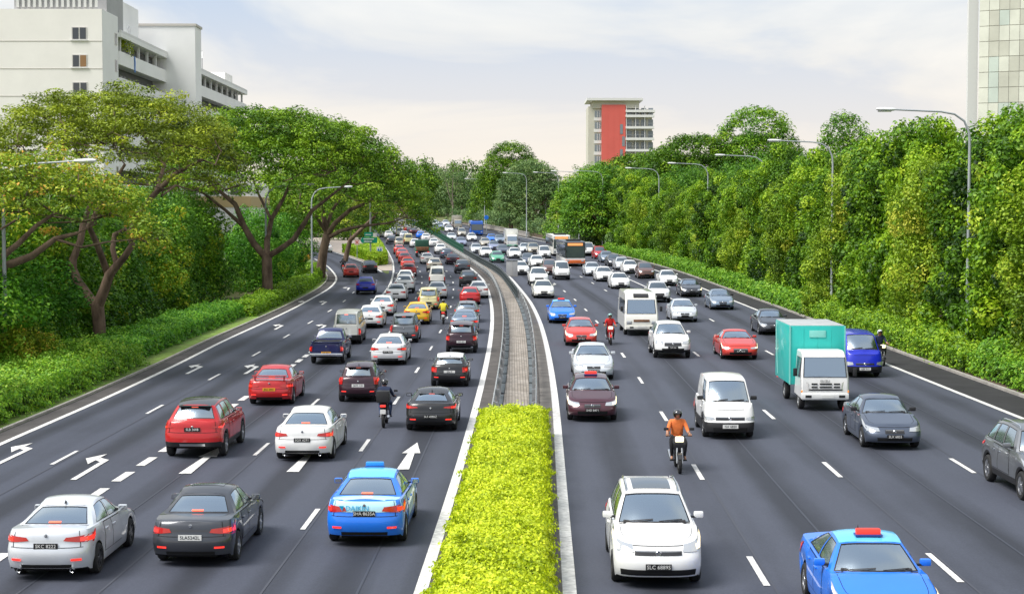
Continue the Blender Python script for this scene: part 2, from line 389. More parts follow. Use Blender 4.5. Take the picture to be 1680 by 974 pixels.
mat('seam_tar', (.042, .047, .064), rough=.6); mat('seam_pale', (.060, .065, .083), rough=.8)
for cv, par in ((LD, road_l), (LEE, road_l), (D1, road_l), (RA, road_r), (RB, road_r), (RC, road_r)): ribbon('paving_seam', cv.off(.10), cv.off(.145), -30, 150, 0.021, 'seam_pale', parent=par, step=3)
for cv, d_, par in ((ML, -1.2, road_l), (LEE, -1.4, road_l), (MR, 5.6, road_r), (MR, 9.4, road_r), (MR, 13.2, road_r)): ribbon('tar_seam', cv.off(d_), cv.off(d_ + .05), -30, 150, 0.020, 'seam_tar', parent=par, step=3)
# lane arrows (x across, y along)
LEFT_ARROW = ([(-.085, 0), (.085, 0), (.085, 3.6), (-.085, 3.2)], [(-.085, 3.2), (.085, 3.6), (-.26, 4.0), (-.34, 3.6)], [(-.34, 2.8), (-.70, 3.9), (-.28, 4.8), (-.30, 3.8)])
STRAIGHT = ([(-.17, 0), (.17, 0), (.10, 3.0), (-.10, 3.0)], [(-.27, 3.0), (.27, 3.0), (.02, 5.2)])
def arrow(shape, px, py, cv, parent, sc=1.0):
    o = at(px, py); b = MB(); k = float(cv.slope(o[1]))
    for poly in shape:
        b.add([(o[0] + x * sc + y * sc * k, o[1] + y * sc, float(zg(o[1] + y * sc)) + 0.03) for x, y in poly], [tuple(range(len(poly)))], 'road_paint')
    b.build('lane_arrow', parent)
for px, py in [(120,788),(-12,766),(402,614),(306,614),(524,541),(451,541),(528,500),(493,500),(570,476)]: arrow(LEFT_ARROW, px, py, D1, road_l, 0.95)
arrow(STRAIGHT, 661, 771, ML, road_l); arrow(STRAIGHT, 480, 775, ML, road_l); arrow(STRAIGHT, 303, 778, ML, road_l)

# ------------------------------------------------------------------ median: kerb slab, pavers, drain slabs, rails
mat('pavers', (0.36, 0.30, 0.25), rough=0.95)
T = MATS['pavers'].node_tree; b = T.nodes['Principled BSDF']
g = N(T, 'ShaderNodeNewGeometry'); mp = N(T, 'ShaderNodeMapping'); mp.inputs['Rotation'].default_value = (0, 0, R(90)); T.links.new(g.outputs['Position'], mp.inputs[0])
bk = N(T, 'ShaderNodeTexBrick', Scale=1.0); bk.inputs['Brick Width'].default_value = 0.42; bk.inputs['Row Height'].default_value = 0.115; bk.inputs['Mortar Size'].default_value = 0.012
bk.inputs['Color1'].default_value = (0.42, 0.375, 0.325, 1); bk.inputs['Color2'].default_value = (0.31, 0.28, 0.245, 1); bk.inputs['Mortar'].default_value = (0.15, 0.13, 0.115, 1)
T.links.new(mp.outputs[0], bk.inputs['Vector'])
nz = N(T, 'ShaderNodeTexNoise', Scale=0.8, Detail=5.0); T.links.new(g.outputs['Position'], nz.inputs['Vector'])
mm = N(T, 'ShaderNodeMixRGB', blend_type='MULTIPLY'); mm.inputs[0].default_value = 0.55
rr = N(T, 'ShaderNodeValToRGB'); rr.color_ramp.elements[0].position = .35; rr.color_ramp.elements[1].position = .65; rr.color_ramp.elements[0].color = (.5, .47, .43, 1)
T.links.new(nz.outputs[0], rr.inputs[0]); T.links.new(bk.outputs[0], mm.inputs[1]); T.links.new(rr.outputs[0], mm.inputs[2]); T.links.new(mm.outputs[0], b.inputs['Base Color'])
median = tag(slab('median_strip', ML.off(0.62), MR.off(-0.62), -30, 420, 0.0, 0.10, 'gutter'), kind='structure')
ribbon('gutter', ML.off(0.13), ML.off(0.62), -30, 420, 0.03, 'gutter', parent=median); ribbon('gutter', MR.off(-0.62), MR.off(-0.13), -30, 420, 0.03, 'gutter_pale', parent=median)
mid = lambda d: (lambda y: (ML(y) + MR(y)) / 2 + d)
ribbon('paving', mid(-0.47), mid(0.47), 44, 420, 0.112, 'pavers', parent=median, step=1.0)
for cvA, cvB in ((lambda y: ML(y) + 0.84, mid(-0.49)), (mid(0.49), lambda y: MR(y) - 0.84)):
    y = 50.0
    while y < 150:
        slab('drain_slab', cvA, cvB, y, y + 3.2, 0.10, 0.15 + random.uniform(0, .02), 'drain_grey', step=1.6, parent=median); y += 3.8
    slab('drain_channel', cvA, cvB, 151, 400, 0.10, 0.15, 'drain_grey', parent=median)

WPROF = [(0.0, .46), (.035, .50), (.035, .55), (-.01, .60), (-.01, .63), (.035, .68), (.035, .73), (0, .77), (-.012, .765)]
def guard_rail(cv, side, label):
    root = empty('guard_rail', (float(cv(50)), 50, 0)); tag(root, label, 'guard rail', 'guard rails of the median')
    def W3(x, y, z): return (x - root.location.x, y - 50, z)
    def beam(y0, y1, name):
        b = MB(); P = []
        for y in np.arange(y0, y1 + .01, (y1 - y0) / max(1, round((y1 - y0) / 2))):
            P.append([W3(float(cv(y)) + side * u, y, float(zg(y)) + z) for u, z in WPROF])
        b.grid(P, 'galvanised'); return b.build(name, root)
    y = 49.0
    while y < 200:
        beam(y, y + 3.99, 'beam'); y += 4.0
    tag(beam(y, 420, 'far_beam'), kind='stuff')
    pm = MB(); pm.box((0, 0, .36), (.10, .12, .74), 'steel'); pm.box((side * .06, 0, .62), (.07, .12, .26), 'steel'); pme = pm.mesh('post', smooth=False)
    y = 49.4
    while y < 200:
        link('post', pme, root, W3(float(cv(y)) - side * .10, y, float(zg(y)))); y += 4.0
guard_rail(ML.off(0.72), -1, 'galvanised steel guard rail beside the receding traffic, along the paved median')
guard_rail(MR.off(-0.72), 1, 'galvanised steel guard rail beside the oncoming traffic, along the paved median')

mat('fence_green', (0.030, 0.13, 0.085), rough=0.5, noise=0.15); mat('fence_grey', (0.075, 0.095, 0.10), rough=0.6, noise=0.2)
def mesh_fence(y0, y1, key, label, h):
    cv = MR.off(-0.95); root = empty('median_fence', (float(cv(y0)), y0, float(zg(y0)))); tag(root, label, 'fence')
    o = np.array(root.location); y = y0
    while y < y1:
        b = MB(); ya = y + .05; yb = y + 2.45
        A = np.array([float(cv(ya)), ya, float(zg(ya)) + .15]) - o; B = np.array([float(cv(yb)), yb, float(zg(yb)) + .15]) - o; up = np.array([0, 0, 1.0])
        for k in range(13):
            p = A + (B - A) * k / 12; b.box(tuple(p + up * (h / 2 + .1)), (.03, .10, h), key)
        for zz in (.08, h * .5, h + .1): b.tube([tuple(A + up * zz), tuple(B + up * zz)], .035, key, n=4)
        b.build('mesh_panel', root, smooth=False)
        MB().box(tuple(A - (B - A) * .02 + up * (h / 2 + .1)), (.07, .07, h + .3), key).build('post', root, smooth=False)
        y += 2.5
mesh_fence(228, 395, 'fence_green', 'low green mesh fence on the far part of the median', 0.95)
mesh_fence(128, 226, 'fence_grey', 'dark grey mesh fence along the curving middle part of the median', 0.6)
# ------------------------------------------------------------------ vehicles: cars as lofted shells with real window openings
EXP = 0.62; NSE = 2 / EXP
def ip(x, pts):
    if x <= pts[0][0]: return pts[0][1]
    for k in range(1, len(pts)):
        if x <= pts[k][0]:
            a, b = pts[k - 1], pts[k]; return a[1] + (b[1] - a[1]) * (x - a[0]) / ((b[0] - a[0]) or 1e-9)
    return pts[-1][1]
BASE = dict(L=4.6, Wd=1.80, H=1.46, nose=.72, cowl=1.30, zcowl=.98, rb=.72, zrb=1.03, zdeck=1.0, rf=2.0, rr=1.45, roofw=.57, wr=.32, fa=.90, ra=.95, sill=.20,
            fprof=[(0,.07),(.18,0),(.45,.0),(.62,.035),(.8,.10),(.92,.19),(1,.30)], rprof=[(0,.07),(.2,0),(.52,0),(.62,.05),(.9,.07),(1,.12)],
            sprof=[(0,.955),(.12,.975),(.38,1),(.62,.995),(.86,.965),(1,.93)], rxf=.55, rxr=.42, bowf=.28, bowr=.20, ledge=.035,
            pil=(.46,), win=(.075,.955), tail=(.48,1.20,.60,.86), head=(.52,1.22,.66,.93), grille=(.34,.60,.82), low=(.62,.10,.34), tp=.56, fp=.42,
            doors=((.10,.46),(.46,.80)), kind='sedan', rim='alloy', roofglass=None, hbrake=True, black_low=0.0, rwin=(.86,.06,.92), fwin=(.93,.03,.95))
def spec(**k): d = dict(BASE); d.update(k); return d
SPECS = dict(
    sedan=spec(),
    sedan_sharp=spec(L=4.58, Wd=1.80, H=1.43, nose=.70, rb=.60, rr=1.5, zrb=1.05, zdeck=1.06, tail=(.42,1.28,.66,.90), tp=.62, rim='alloy_dark'),
    saloon=spec(L=4.82, Wd=1.82, H=1.47, rb=.78, rr=1.5, zdeck=1.04, tail=(.52,1.22,.62,.86)),
    taxi=spec(L=4.74, Wd=1.82, H=1.47, rb=.62, rr=1.55, zrb=1.06, zdeck=1.07, tail=(.46,1.35,.63,.90), tp=.66, head=(.55,1.4,.62,.92)),
    coupe=spec(L=4.6, Wd=1.85, H=1.38, rb=.40, rr=1.6, zrb=.98, zdeck=.98, grille=(.40,.30,.72), head=(.55,1.2,.62,.84), fp=.45, wr=.335),
    hatch=spec(L=4.15, Wd=1.77, H=1.46, rb=.16, rr=.62, zrb=1.0, zdeck=1.0, cowl=1.15, rf=1.8, tail=(.58,1.22,.66,.90), tp=.36, ra=.75, rwin=(.84,.08,.86), kind='hatch'),
    scirocco=spec(L=4.25, Wd=1.81, H=1.40, rb=.22, rr=.95, zrb=1.0, zdeck=1.0, cowl=1.2, rf=1.95, tail=(.52,1.22,.72,.92), tp=.40, ra=.78, rwin=(.80,.12,.84), rim='alloy_dark', kind='hatch', roofw=.55),
    boxhatch=spec(L=3.7, Wd=1.67, H=1.55, rb=.10, rr=.42, zrb=1.02, zdeck=1.02, cowl=1.0, rf=1.6, tail=(.80,1.14,.62,1.0), tp=.58, ra=.62, fa=.75, rwin=(.78,.08,.86), kind='hatch', wr=.29, roofw=.56),
    mini=spec(L=3.72, Wd=1.69, H=1.41, rb=.16, rr=.55, zrb=.98, zdeck=.98, cowl=1.15, zcowl=.98, rf=1.55, nose=.78, tail=(.70,.98,.56,.86), head=(.62,1.08,.70,.97), tp=.60, ra=.65, fa=.7, wr=.31, rwin=(.86,.08,.88), kind='hatch', pil=(.6,), rxr=.5, rxf=.5, roofw=.60),
    suv=spec(L=4.60, Wd=1.88, H=1.73, nose=.92, cowl=1.25, zcowl=1.14, rb=.16, rr=.62, zrb=1.18, zdeck=1.18, rf=1.95, wr=.365, sill=.30, tail=(.66,1.16,.68,.84), tp=.70, ra=.85, fa=.88, rwin=(.84,.10,.86), black_low=.20, kind='suv', roofw=.61, pil=(.40,.73), grille=(.48,.55,.84)),
    crossover=spec(L=4.45, Wd=1.83, H=1.62, nose=.86, cowl=1.2, zcowl=1.08, rb=.18, rr=.70, zrb=1.12, zdeck=1.12, rf=1.9, wr=.35, sill=.26, tail=(.60,1.2,.66,.88), tp=.42, ra=.82, fa=.88, rwin=(.84,.10,.86), black_low=.14, kind='suv', roofw=.60, grille=(.42,.50,.84)),
    mpv=spec(L=4.40, Wd=1.77, H=1.66, nose=.86, cowl=.98, zcowl=1.08, rb=.14, rr=.50, zrb=1.08, zdeck=1.08, rf=1.85, tail=(.82,1.16,.60,.96), tp=.44, fp=.36, ra=.78, fa=.88, rwin=(.84,.08,.86), kind='mpv', roofw=.60, pil=(.36,.68), head=(.56,1.3,.72,.98), grille=(.54,.70,.82), low=(.86,.06,.26)),
    boxmpv=spec(L=4.2, Wd=1.70, H=1.72, nose=.84, cowl=.88, zcowl=1.06, rb=.08, rr=.30, zrb=1.06, zdeck=1.06, rf=1.75, tail=(.84,1.10,.50,.98), tp=.40, ra=.70, fa=.8, rwin=(.86,.06,.90), kind='mpv', roofw=.64, pil=(.38,.70)),
    jeep=spec(L=3.95, Wd=1.72, H=1.68, nose=.92, cowl=1.15, zcowl=1.08, rb=.10, rr=.36, zrb=1.10, zdeck=1.10, rf=1.55, wr=.34, sill=.30, tail=(.78,1.02,.48,.80), tp=.40, ra=.72, fa=.7, rwin=(.84,.08,.88), kind='suv', black_low=.12, roofw=.64),
    van=spec(L=4.70, Wd=1.70, H=1.96, nose=1.06, cowl=.34, zcowl=1.20, rb=.06, rr=.16, zrb=1.14, zdeck=1.14, rf=1.15, roofw=.66, tail=(.86,1.06,.36,.78), tp=.26, fp=.20, ra=.95, fa=1.05, rwin=(.86,.08,.86), kind='van', rxf=.36, rxr=.22, bowf=.20, bowr=.08,
             fprof=[(0,.05),(.15,0),(.35,0),(.5,.03),(.75,.08),(1,.16)], rprof=[(0,.04),(.2,0),(.5,.02),(1,.05)], head=(.62,1.18,.36,.60), grille=(.5,.42,.52), low=(.7,.04,.16), black_low=.34, pil=(.30,.62), hbrake=True, wr=.32, doors=((.06,.32),)),
    smallvan=spec(L=4.0, Wd=1.66, H=1.90, nose=1.0, cowl=.42, zcowl=1.14, rb=.06, rr=.16, zrb=1.10, zdeck=1.10, rf=1.18, roofw=.64, tail=(.86,1.06,.36,.78), tp=.26, fp=.26, ra=.80, fa=.85, rwin=(.86,.08,.86), kind='van', rxf=.34, rxr=.2, bowf=.18, bowr=.06,
             fprof=[(0,.03),(.15,0),(.35,0),(.45,.05),(.75,.12),(1,.22)], rprof=[(0,.04),(.2,0),(.5,.02),(1,.05)], head=(.62,1.14,.48,.66), grille=(.58,.52,.64), low=(.7,.05,.2), black_low=.42, pil=(.32,.66), wr=.29, doors=((.06,.32),)),
)
def bmat_key(k): return k

def wheel_meshes(r, rimkey):
    key = ('wheel', round(r, 3), rimkey)
    if key in CACHE: return CACHE[key]
    w = .205; t = MB(); ri = r * .66
    t.lathe([(-w/2, ri), (-w/2, r*.90), (-w/2+.03, r*.985), (-.05, r), (.05, r), (w/2-.03, r*.985), (w/2, r*.90), (w/2, ri), (w/2-.04, ri)], 'tyre_rubber', n=24)
    rm = MB(); o = w / 2 - .012
    rm.lathe([(o - .03, ri), (o, ri*.98), (o - .004, ri*.90), (o - .05, ri*.86), (o - .06, .02)], rimkey, n=24, keys=[rimkey, rimkey, rimkey, 'gap_black'])
    for k in range(5):
        a = 2 * math.pi * k / 5; ca, sa = math.cos(a), math.sin(a)
        for sp in (-1, 1):
            b0 = a + sp * .13; V = []
            for rr_, wd in ((.04, .022), (ri * .92, .026)):
                for s_ in (-1, 1):
                    for oo in (o - .005, o - .035):
                        V.append((rr_ * math.cos(b0) - s_ * wd * sa, oo, rr_ * math.sin(b0) + s_ * wd * ca))
            rm.add(V, [(0, 4, 6, 2), (0, 1, 5, 4), (2, 6, 7, 3)], rimkey)
    rm.lathe([(o - .04, .075), (o, .06), (o + .004, 0.0)], rimkey, n=12)
    CACHE[key] = (t.mesh('tyre'), rm.mesh('rim'))
    return CACHE[key]


class Car:
    """geometry of one kind of car; front at +x, y to its left"""
    def __init__(c, s):
        c.s = s; L = s['L']; c.hl = L / 2; c.hw = s['Wd'] / 2; H = s['H']
        c.fx = c.hl - s['fa']; c.rx = -c.hl + s['ra']; c.Ra = s['wr'] + .055
        c.xc = c.hl - s['cowl']; c.xb = -c.hl + s['rb']; c.xrf = c.hl - s['rf']; c.xrr = -c.hl + s['rr']
        c.zt_pts = [(-c.hl, s['zdeck'] - .03), (-c.hl + .25, s['zdeck']), (c.xb, s['zrb']), (c.xb + .6, s['zrb'] - .01), (c.xc - .3, s['zcowl'] - .01), (c.xc, s['zcowl']), (c.hl - .30, s['nose'] + .03), (c.hl, s['nose'] - .03)]
        c.zt_pts = sorted(c.zt_pts); c.sF, c.sR = .22, .80
        c.x0 = c.hl - s['rxf']; c.x1 = -c.hl + s['rxr']
    def zb(c, x):
        z = c.s['sill']; 
        if x > c.hl - .5: z = c.s['sill'] + .05 * (x - c.hl + .5) / .5
        if x < -c.hl + .5: z = c.s['sill'] + .08 * (-c.hl + .5 - x) / .5
        for xw in (c.fx, c.rx):
            d = abs(x - xw)
            if d < c.Ra: z = max(z, c.s['wr'] + math.sqrt(c.Ra ** 2 - d * d))
        return z
    def zt(c, x): return ip(x, c.zt_pts)
    def plan(c, x): return 1 - .035 * (x / c.hl) ** 2
    def S(c, s, t):
        sp = c.s; hw = c.hw * ip(t, sp['sprof'])
        xf = c.hl - ip(t, sp['fprof']); xr = -c.hl + ip(t, sp['rprof'])
        if s <= c.sF:
            a = s / c.sF * math.pi / 2; y = max(0, math.sin(a)) ** EXP; x = xf - sp['rxf'] * (1 - max(0, math.cos(a)) ** EXP)
        elif s >= c.sR:
            a = (1 - s) / (1 - c.sR) * math.pi / 2; y = max(0, math.sin(a)) ** EXP; x = xr + sp['rxr'] * (1 - max(0, math.cos(a)) ** EXP)
        else:
            u = (s - c.sF) / (c.sR - c.sF); a0 = xf - sp['rxf']; a1 = xr + sp['rxr']; x = a0 + (a1 - a0) * u; y = 1
        y *= hw * c.plan(x)
        zb, zt = c.zb(x) if c.sF * .8 < s < 1 - (1 - c.sR) * .8 else c.zb(c.hl if s < .5 else -c.hl), c.zt(x)
        return np.array([x, y, zb + (zt - zb) * t])
    def front(c, f, t, sg=1):
        f_ = abs(f); sgn = 1 if f >= 0 else -1
        if f_ <= 1: s = c.sF * math.asin(min(1, f_ ** (1 / EXP))) / (math.pi / 2)
        else: s = c.sF + (f_ - 1) / (c.x0 - c.x1) * (c.sR - c.sF)
        p = c.S(s, t); p[1] *= sgn; return p
    def rear(c, f, t):
        f_ = abs(f); sgn = 1 if f >= 0 else -1
        if f_ <= 1: s = 1 - (1 - c.sR) * math.asin(min(1, f_ ** (1 / EXP))) / (math.pi / 2)
        else: s = c.sR - (f_ - 1) / (c.x0 - c.x1) * (c.sR - c.sF)
        p = c.S(s, t); p[1] *= sgn; return p
    def side(c, x, t, sgn):
        s = c.sF + (c.x0 - x) / (c.x0 - c.x1) * (c.sR - c.sF); p = c.S(s, t); p[1] *= sgn; return p
    def yb(c, x):
        hw = c.hw * .93 * c.plan(x); xf = c.hl - ip(1, c.s['fprof']); xr = -c.hl + ip(1, c.s['rprof']); k = 1.0
        if x > xf - c.s['rxf']: q = min(1, max(0, 1 - (xf - x) / c.s['rxf'])); k = (1 - q ** NSE) ** (1 / NSE)
        if x < xr + c.s['rxr']: q = min(1, max(0, 1 - (x - xr) / c.s['rxr'])); k = (1 - q ** NSE) ** (1 / NSE)
        return max(.2, hw * k - c.s['ledge'])
    # greenhouse
    def zroof(c, x):
        u = (x - c.xrr) / (c.xrf - c.xrr); return c.s['H'] - .02 - .085 * abs(2 * u - 1) ** 2.2 - (.03 if u < .3 else 0) * (1 - u / .3)
    def yroof(c, x): u = (x - c.xrr) / (c.xrf - c.xrr); return c.s['roofw'] * (1 - .06 * (1 - u) ** 2 - .03 * u ** 2)
    def gside(c, u, v, sgn=1):
        xa, xb_ = c.xc - c.s['bowf'], c.xb + c.s['bowr']; x = xa + (xb_ - xa) * u
        B = np.array([x, c.yb(x), c.zt(x) - .004]); xt0, xt1 = c.xrf - .07, c.xrr + .05; xt = xt0 + (xt1 - xt0) * u
        Tp = np.array([xt, c.yroof(xt), c.zroof(xt)])
        p = B + (Tp - B) * v; p[1] += .035 * 4 * v * (1 - v) * (4 * u * (1 - u)) ** .5; p[1] *= sgn; return p
    def gfront(c, f, v):
        y = abs(f); B = np.array([c.xc - c.s['bowf'] * y ** 2.2, c.yb(c.xc - c.s['bowf']) * f, c.zt(c.xc - c.s['bowf'] * y ** 2.2) - .004 + .03 * (1 - y * y)])
        xt = c.xrf - .07 * y ** 2; Tp = np.array([xt, c.yroof(c.xrf - .07) * f, c.zroof(xt) + .05 * (1 - y ** 2.5)])
        p = B + (Tp - B) * v; n = np.array([.6, 0, .8]); return p + n * .055 * 4 * v * (1 - v) * (1 - y ** 4)
    def grear(c, f, v):
        y = abs(f); B = np.array([c.xb + c.s['bowr'] * y ** 2.2, c.yb(c.xb + c.s['bowr']) * f, c.zt(c.xb + c.s['bowr'] * y ** 2.2) - .004 + .02 * (1 - y * y)])
        xt = c.xrr + .05 * y ** 2; Tp = np.array([xt, c.yroof(c.xrr + .05) * f, c.zroof(xt) + .05 * (1 - y ** 2.5)])
        p = B + (Tp - B) * v; n = np.array([-.6, 0, .8]); return p + n * .05 * 4 * v * (1 - v) * (1 - y ** 4)
    def roof(c, f, w):
        y = abs(f); xa = c.xrf - .07 * y * y; xb_ = c.xrr + .05 * y * y; x = xa + (xb_ - xa) * w
        xs0, xs1 = c.xrf - .07, c.xrr + .05; xs = xs0 + (xs1 - xs0) * w
        return np.array([x, c.yroof(xs) * f, c.zroof(x) * (1 - y * y) + c.zroof(xs) * y * y + .05 * (1 - y ** 2.5)])

def patch(mb, fn, quad, nu, nv, off, key, centre):
    """a panel laid on a surface: quad = four (u, v) corners in order"""
    (u0, v0), (u1, v1), (u2, v2), (u3, v3) = quad; P = []
    for i in range(nu + 1):
        a = i / nu; row = []
        for j in range(nv + 1):
            b = j / nv
            u = (1-a)*(1-b)*u0 + a*(1-b)*u1 + a*b*u2 + (1-a)*b*u3; v = (1-a)*(1-b)*v0 + a*(1-b)*v1 + a*b*v2 + (1-a)*b*v3
            p = fn(u, v)
            if off:
                h = .004; A = (fn(u + h, v) - fn(u - h, v)).tolist(); B = (fn(u, v + h) - fn(u, v - h)).tolist()
                nx_, ny_, nz_ = A[1]*B[2] - A[2]*B[1], A[2]*B[0] - A[0]*B[2], A[0]*B[1] - A[1]*B[0]; ln = math.sqrt(nx_*nx_ + ny_*ny_ + nz_*nz_)
                if ln > 1e-9:
                    if nx_*(p[0]-centre[0]) + ny_*(p[1]-centre[1]) + nz_*(p[2]-centre[2]) < 0: ln = -ln
                    p = p + np.array((nx_, ny_, nz_)) * (off / ln)
            row.append(p)
        P.append(row)
    mb.grid(P, key)
def rect(u0, u1, v0, v1): return ((u0, v0), (u1, v0), (u1, v1), (u0, v1))

def car_parts(kind, lod=0, opts=()):
    """list of (part name, mesh, parent index)"""
    ck = ('car', kind, lod, tuple(opts))
    if ck in CACHE: return CACHE[ck]
    sp = SPECS[kind]; c = Car(sp); hl = c.hl; parts = []; C0 = np.array([0, 0, .6]); CG = np.array([(c.xrf + c.xrr) / 2, 0, sp['zcowl']])
    body = MB()
    # stations round the shell
    xsd = set(np.linspace(c.x0, c.x1, 9 if lod else 13))
    for xw in (c.fx, c.rx):
        for k in ((0, 45, 90, 135, 180) if lod > 1 else (0, 20, 40, 60, 80, 100, 120, 140, 160, 180)): xsd.add(xw + c.Ra * math.cos(R(k)) * .999)
        xsd.add(xw + c.Ra + .012); xsd.add(xw - c.Ra - .012)
    xsd = [x for x in sorted(xsd, reverse=True) if c.x1 < x < c.x0]
    nf = 5 if lod > 1 else 9
    ss = [c.sF * k / nf for k in range(nf + 1)] + [c.sF + (c.x0 - x) / (c.x0 - c.x1) * (c.sR - c.sF) for x in xsd] + [c.sR + (1 - c.sR) * k / nf for k in range(nf + 1)]
    ts = [0, .12, .3, .5, .62, .75, .86, .94, 1.0] if lod < 2 else [0, .15, .5, .75, 1.0]
    low = sp['black_low']
    ts = sorted(set(ts) | ({low} if low else set()))
    for sg in (1, -1):
        P = []
        for s in ss:
            row = []
            for t in ts:
                p = c.S(s, t); p[1] *= sg; row.append(p)
            P.append(row)
        if low:
            k = ts.index(low); body.grid([r[:k + 1] for r in P], 'trim_black'); body.grid([r[k:] for r in P], 'paint')
        else: body.grid(P, 'paint')
        body.grid([[r[0], np.array([r[0][0] * .985, r[0][1] * .62, r[0][2]])] for r in P], 'gap_black')
    # top deck: bonnet, shoulder ledge, boot
    fr = [-1, -.86, -.45, 0, .45, .86, 1]
    rows = []
    for s in ss:
        p = c.S(s, 1.0); cr_ = .035 * min(1, p[1] / .6)
        rows.append([np.array([p[0], p[1] * f, p[2] + cr_ * (1 - f * f)]) for f in fr])
    for i in range(len(ss) - 1):
        xm = (rows[i][0][0] + rows[i + 1][0][0]) / 2; inside = c.xb + .12 < xm < c.xc - .12
        for k in range(6):
            key = 'interior_dark' if (inside and 0 < k < 5) else 'paint'
            body.quad(rows[i][k], rows[i + 1][k], rows[i + 1][k + 1], rows[i][k + 1], key)
    body.box((0, 0, sp['sill'] + .12), (sp['L'] * .9, sp['Wd'] * .60, .22), 'gap_black')
    # greenhouse frame with openings
    nu_f, nu_s, nv = (8, 10, 4) if lod < 2 else (4, 5, 2)
    fw, f0, f1 = sp['fwin']; rw, r0, r1 = sp['rwin']
    def frame(fn, ulist, vlist, hole):
        for i in range(len(ulist) - 1):
            for j in range(len(vlist) - 1):
                if hole(i, j): continue
                patch(body, fn, rect(ulist[i], ulist[i+1], vlist[j], vlist[j+1]), max(1, int(round((ulist[i+1]-ulist[i]) * nu_f / 2))), max(1, int(round((vlist[j+1]-vlist[j]) * nv))), 0, 'paint', CG)
    frame(c.gfront, [-1, -fw, fw, 1], [0, f0, f1, 1], lambda i, j: i == 1 and j == 1)
    panel_rear = 'panel_rear' in opts
    frame(c.grear, [-1, -rw, rw, 1], [0, r0, r1, 1], lambda i, j: i == 1 and j == 1 and not panel_rear)
    w0, w1 = sp['win']; cuts = [w0] + list(sp['pil']) + [w1]; vs0, vs1 = .05, .90
    if sp['kind'] == 'sedan' and lod == 0 and w1 > .9: w1 = .90; cuts[-1] = w1
    ul = [0, w0]
    wins = []
    for k in range(len(cuts) - 1):
        a = cuts[k] + (.018 if k else 0); b_ = cuts[k + 1] - (.018 if k < len(cuts) - 2 else 0)
        if 'panel_side' in opts and k >= 1: continue
        wins.append((a, b_)); ul += [a, b_] if a not in ul else [b_]
    ul = sorted(set(ul + [1.0]))
    for sg in (1, -1):
        fn = lambda u, v, sg=sg: c.gside(u, v, sg)
        vl = [0, vs0, vs1, 1]
        for i in range(len(ul) - 1):
            for j in range(3):
                if j == 1 and any(abs(ul[i] - a) < 1e-6 for a, _ in wins): continue
                patch(body, fn, rect(ul[i], ul[i+1], vl[j], vl[j+1]), max(1, int(round((ul[i+1]-ul[i]) * nu_s))), max(1, int(round((vl[j+1]-vl[j]) * nv))), 0, 'paint', CG)
    for i in range(8 if lod < 2 else 4):
        n = 8 if lod < 2 else 4; patch(body, c.roof, rect(-1 + 2 * i / n, -1 + 2 * (i + 1) / n, 0, 1), 1, 6 if lod < 2 else 2, 0, 'roof' if 'roof2' in opts else 'paint', CG)
    def P_(name, mb, parent=None, sharp=42): parts.append((name, mb if lod > 1 else mb.mesh(name, sharp=sharp), parent)); return len(parts) - 1
    gk = 'car_glass' if lod == 0 else 'far_glass'
    bi = P_('body', body, None, 50)
    # glass, each pane its own part, with a dark seal round it
    def pane(name, fn, q, nu, nv_, seal=.012):
        m = MB(); patch(m, fn, q, nu, nv_, -.006, gk, CG)
        if lod == 0:
            (u0, v0), (u1, v1_), (u2, v2), (u3, v3) = q
            du = .02 * (1 if u1 > u0 else -1) * (1 if name != 'side_window' else .5); dv = .035
            for qq in (rect(u0, u1, v0, v0 + dv), rect(u0, u1, v2 - dv, v2), rect(u0, u0 + du, v0 + dv, v2 - dv), rect(u1 - du, u1, v0 + dv, v2 - dv)): patch(m, fn, qq, max(1, nu if abs(qq[1][0]-qq[0][0]) > .2 else 1), max(1, nv_ if abs(qq[2][1]-qq[0][1]) > .2 else 1), .001, 'trim_black', CG)
        return P_(name, m)
    pane('windscreen', c.gfront, rect(-fw, fw, f0, f1), 10 if lod < 2 else 4, 5 if lod < 2 else 2)
    if not panel_rear: pane('rear_window', c.grear, rect(-rw, rw, r0, r1), 10 if lod < 2 else 4, 5 if lod < 2 else 2)
    for sg in (1, -1):
        for a, b_ in wins: pane('side_window', lambda u, v, sg=sg: c.gside(u, v, sg), rect(a, b_, vs0, vs1), 5 if lod < 2 else 2, 4 if lod < 2 else 2)
    # lamps
    def lamp(name, fn, f0_, f1_, t0, t1, key, skew=0.0, key2=None):
        vert_ = skew == 0
        for sg in (1, -1):
            m = MB(); patch(m, lambda f, t, sg=sg: fn(sg * f, t), ((f0_, t0 + skew), (f0_ + (f1_ - f0_) * .8, t0), (f1_, t1), (f0_ + (f1_ - f0_) * .08, t1 - skew * .5)) if not vert_ else ((f0_, t0), (f1_, t0), (f1_, t1), (f0_, t1)), 8 if lod < 2 else 3, 3 if lod < 2 else 1, .012, key, C0)
            if key2 and lod == 0: patch(m, lambda f, t, sg=sg: fn(sg * f, t), ((f0_ + (f1_ - f0_) * .45, t0 + (t1 - t0) * .3), (f0_ + (f1_ - f0_) * .85, t0 + (t1 - t0) * .25), (f0_ + (f1_ - f0_) * .85, t0 + (t1 - t0) * .75), (f0_ + (f1_ - f0_) * .45, t0 + (t1 - t0) * .7)), 4, 2, .018, key2, C0)
            P_(name, m)
    tf0, tf1, tt0, tt1 = sp['tail']; vert = (tf1 - tf0) < .4
    lamp('tail_light', c.rear, tf0, tf1, tt0, tt1, 'lamp_red', 0 if vert else .10, 'lamp_red_lit')
    h0, h1, ht0, ht1 = sp['head']; lit = 'lit' in opts
    lamp('headlight', c.front, h0, h1, ht0, ht1, 'lamp_clear', .07, 'lamp_lit' if lit else None)
    g0, gt0, gt1 = sp['grille']
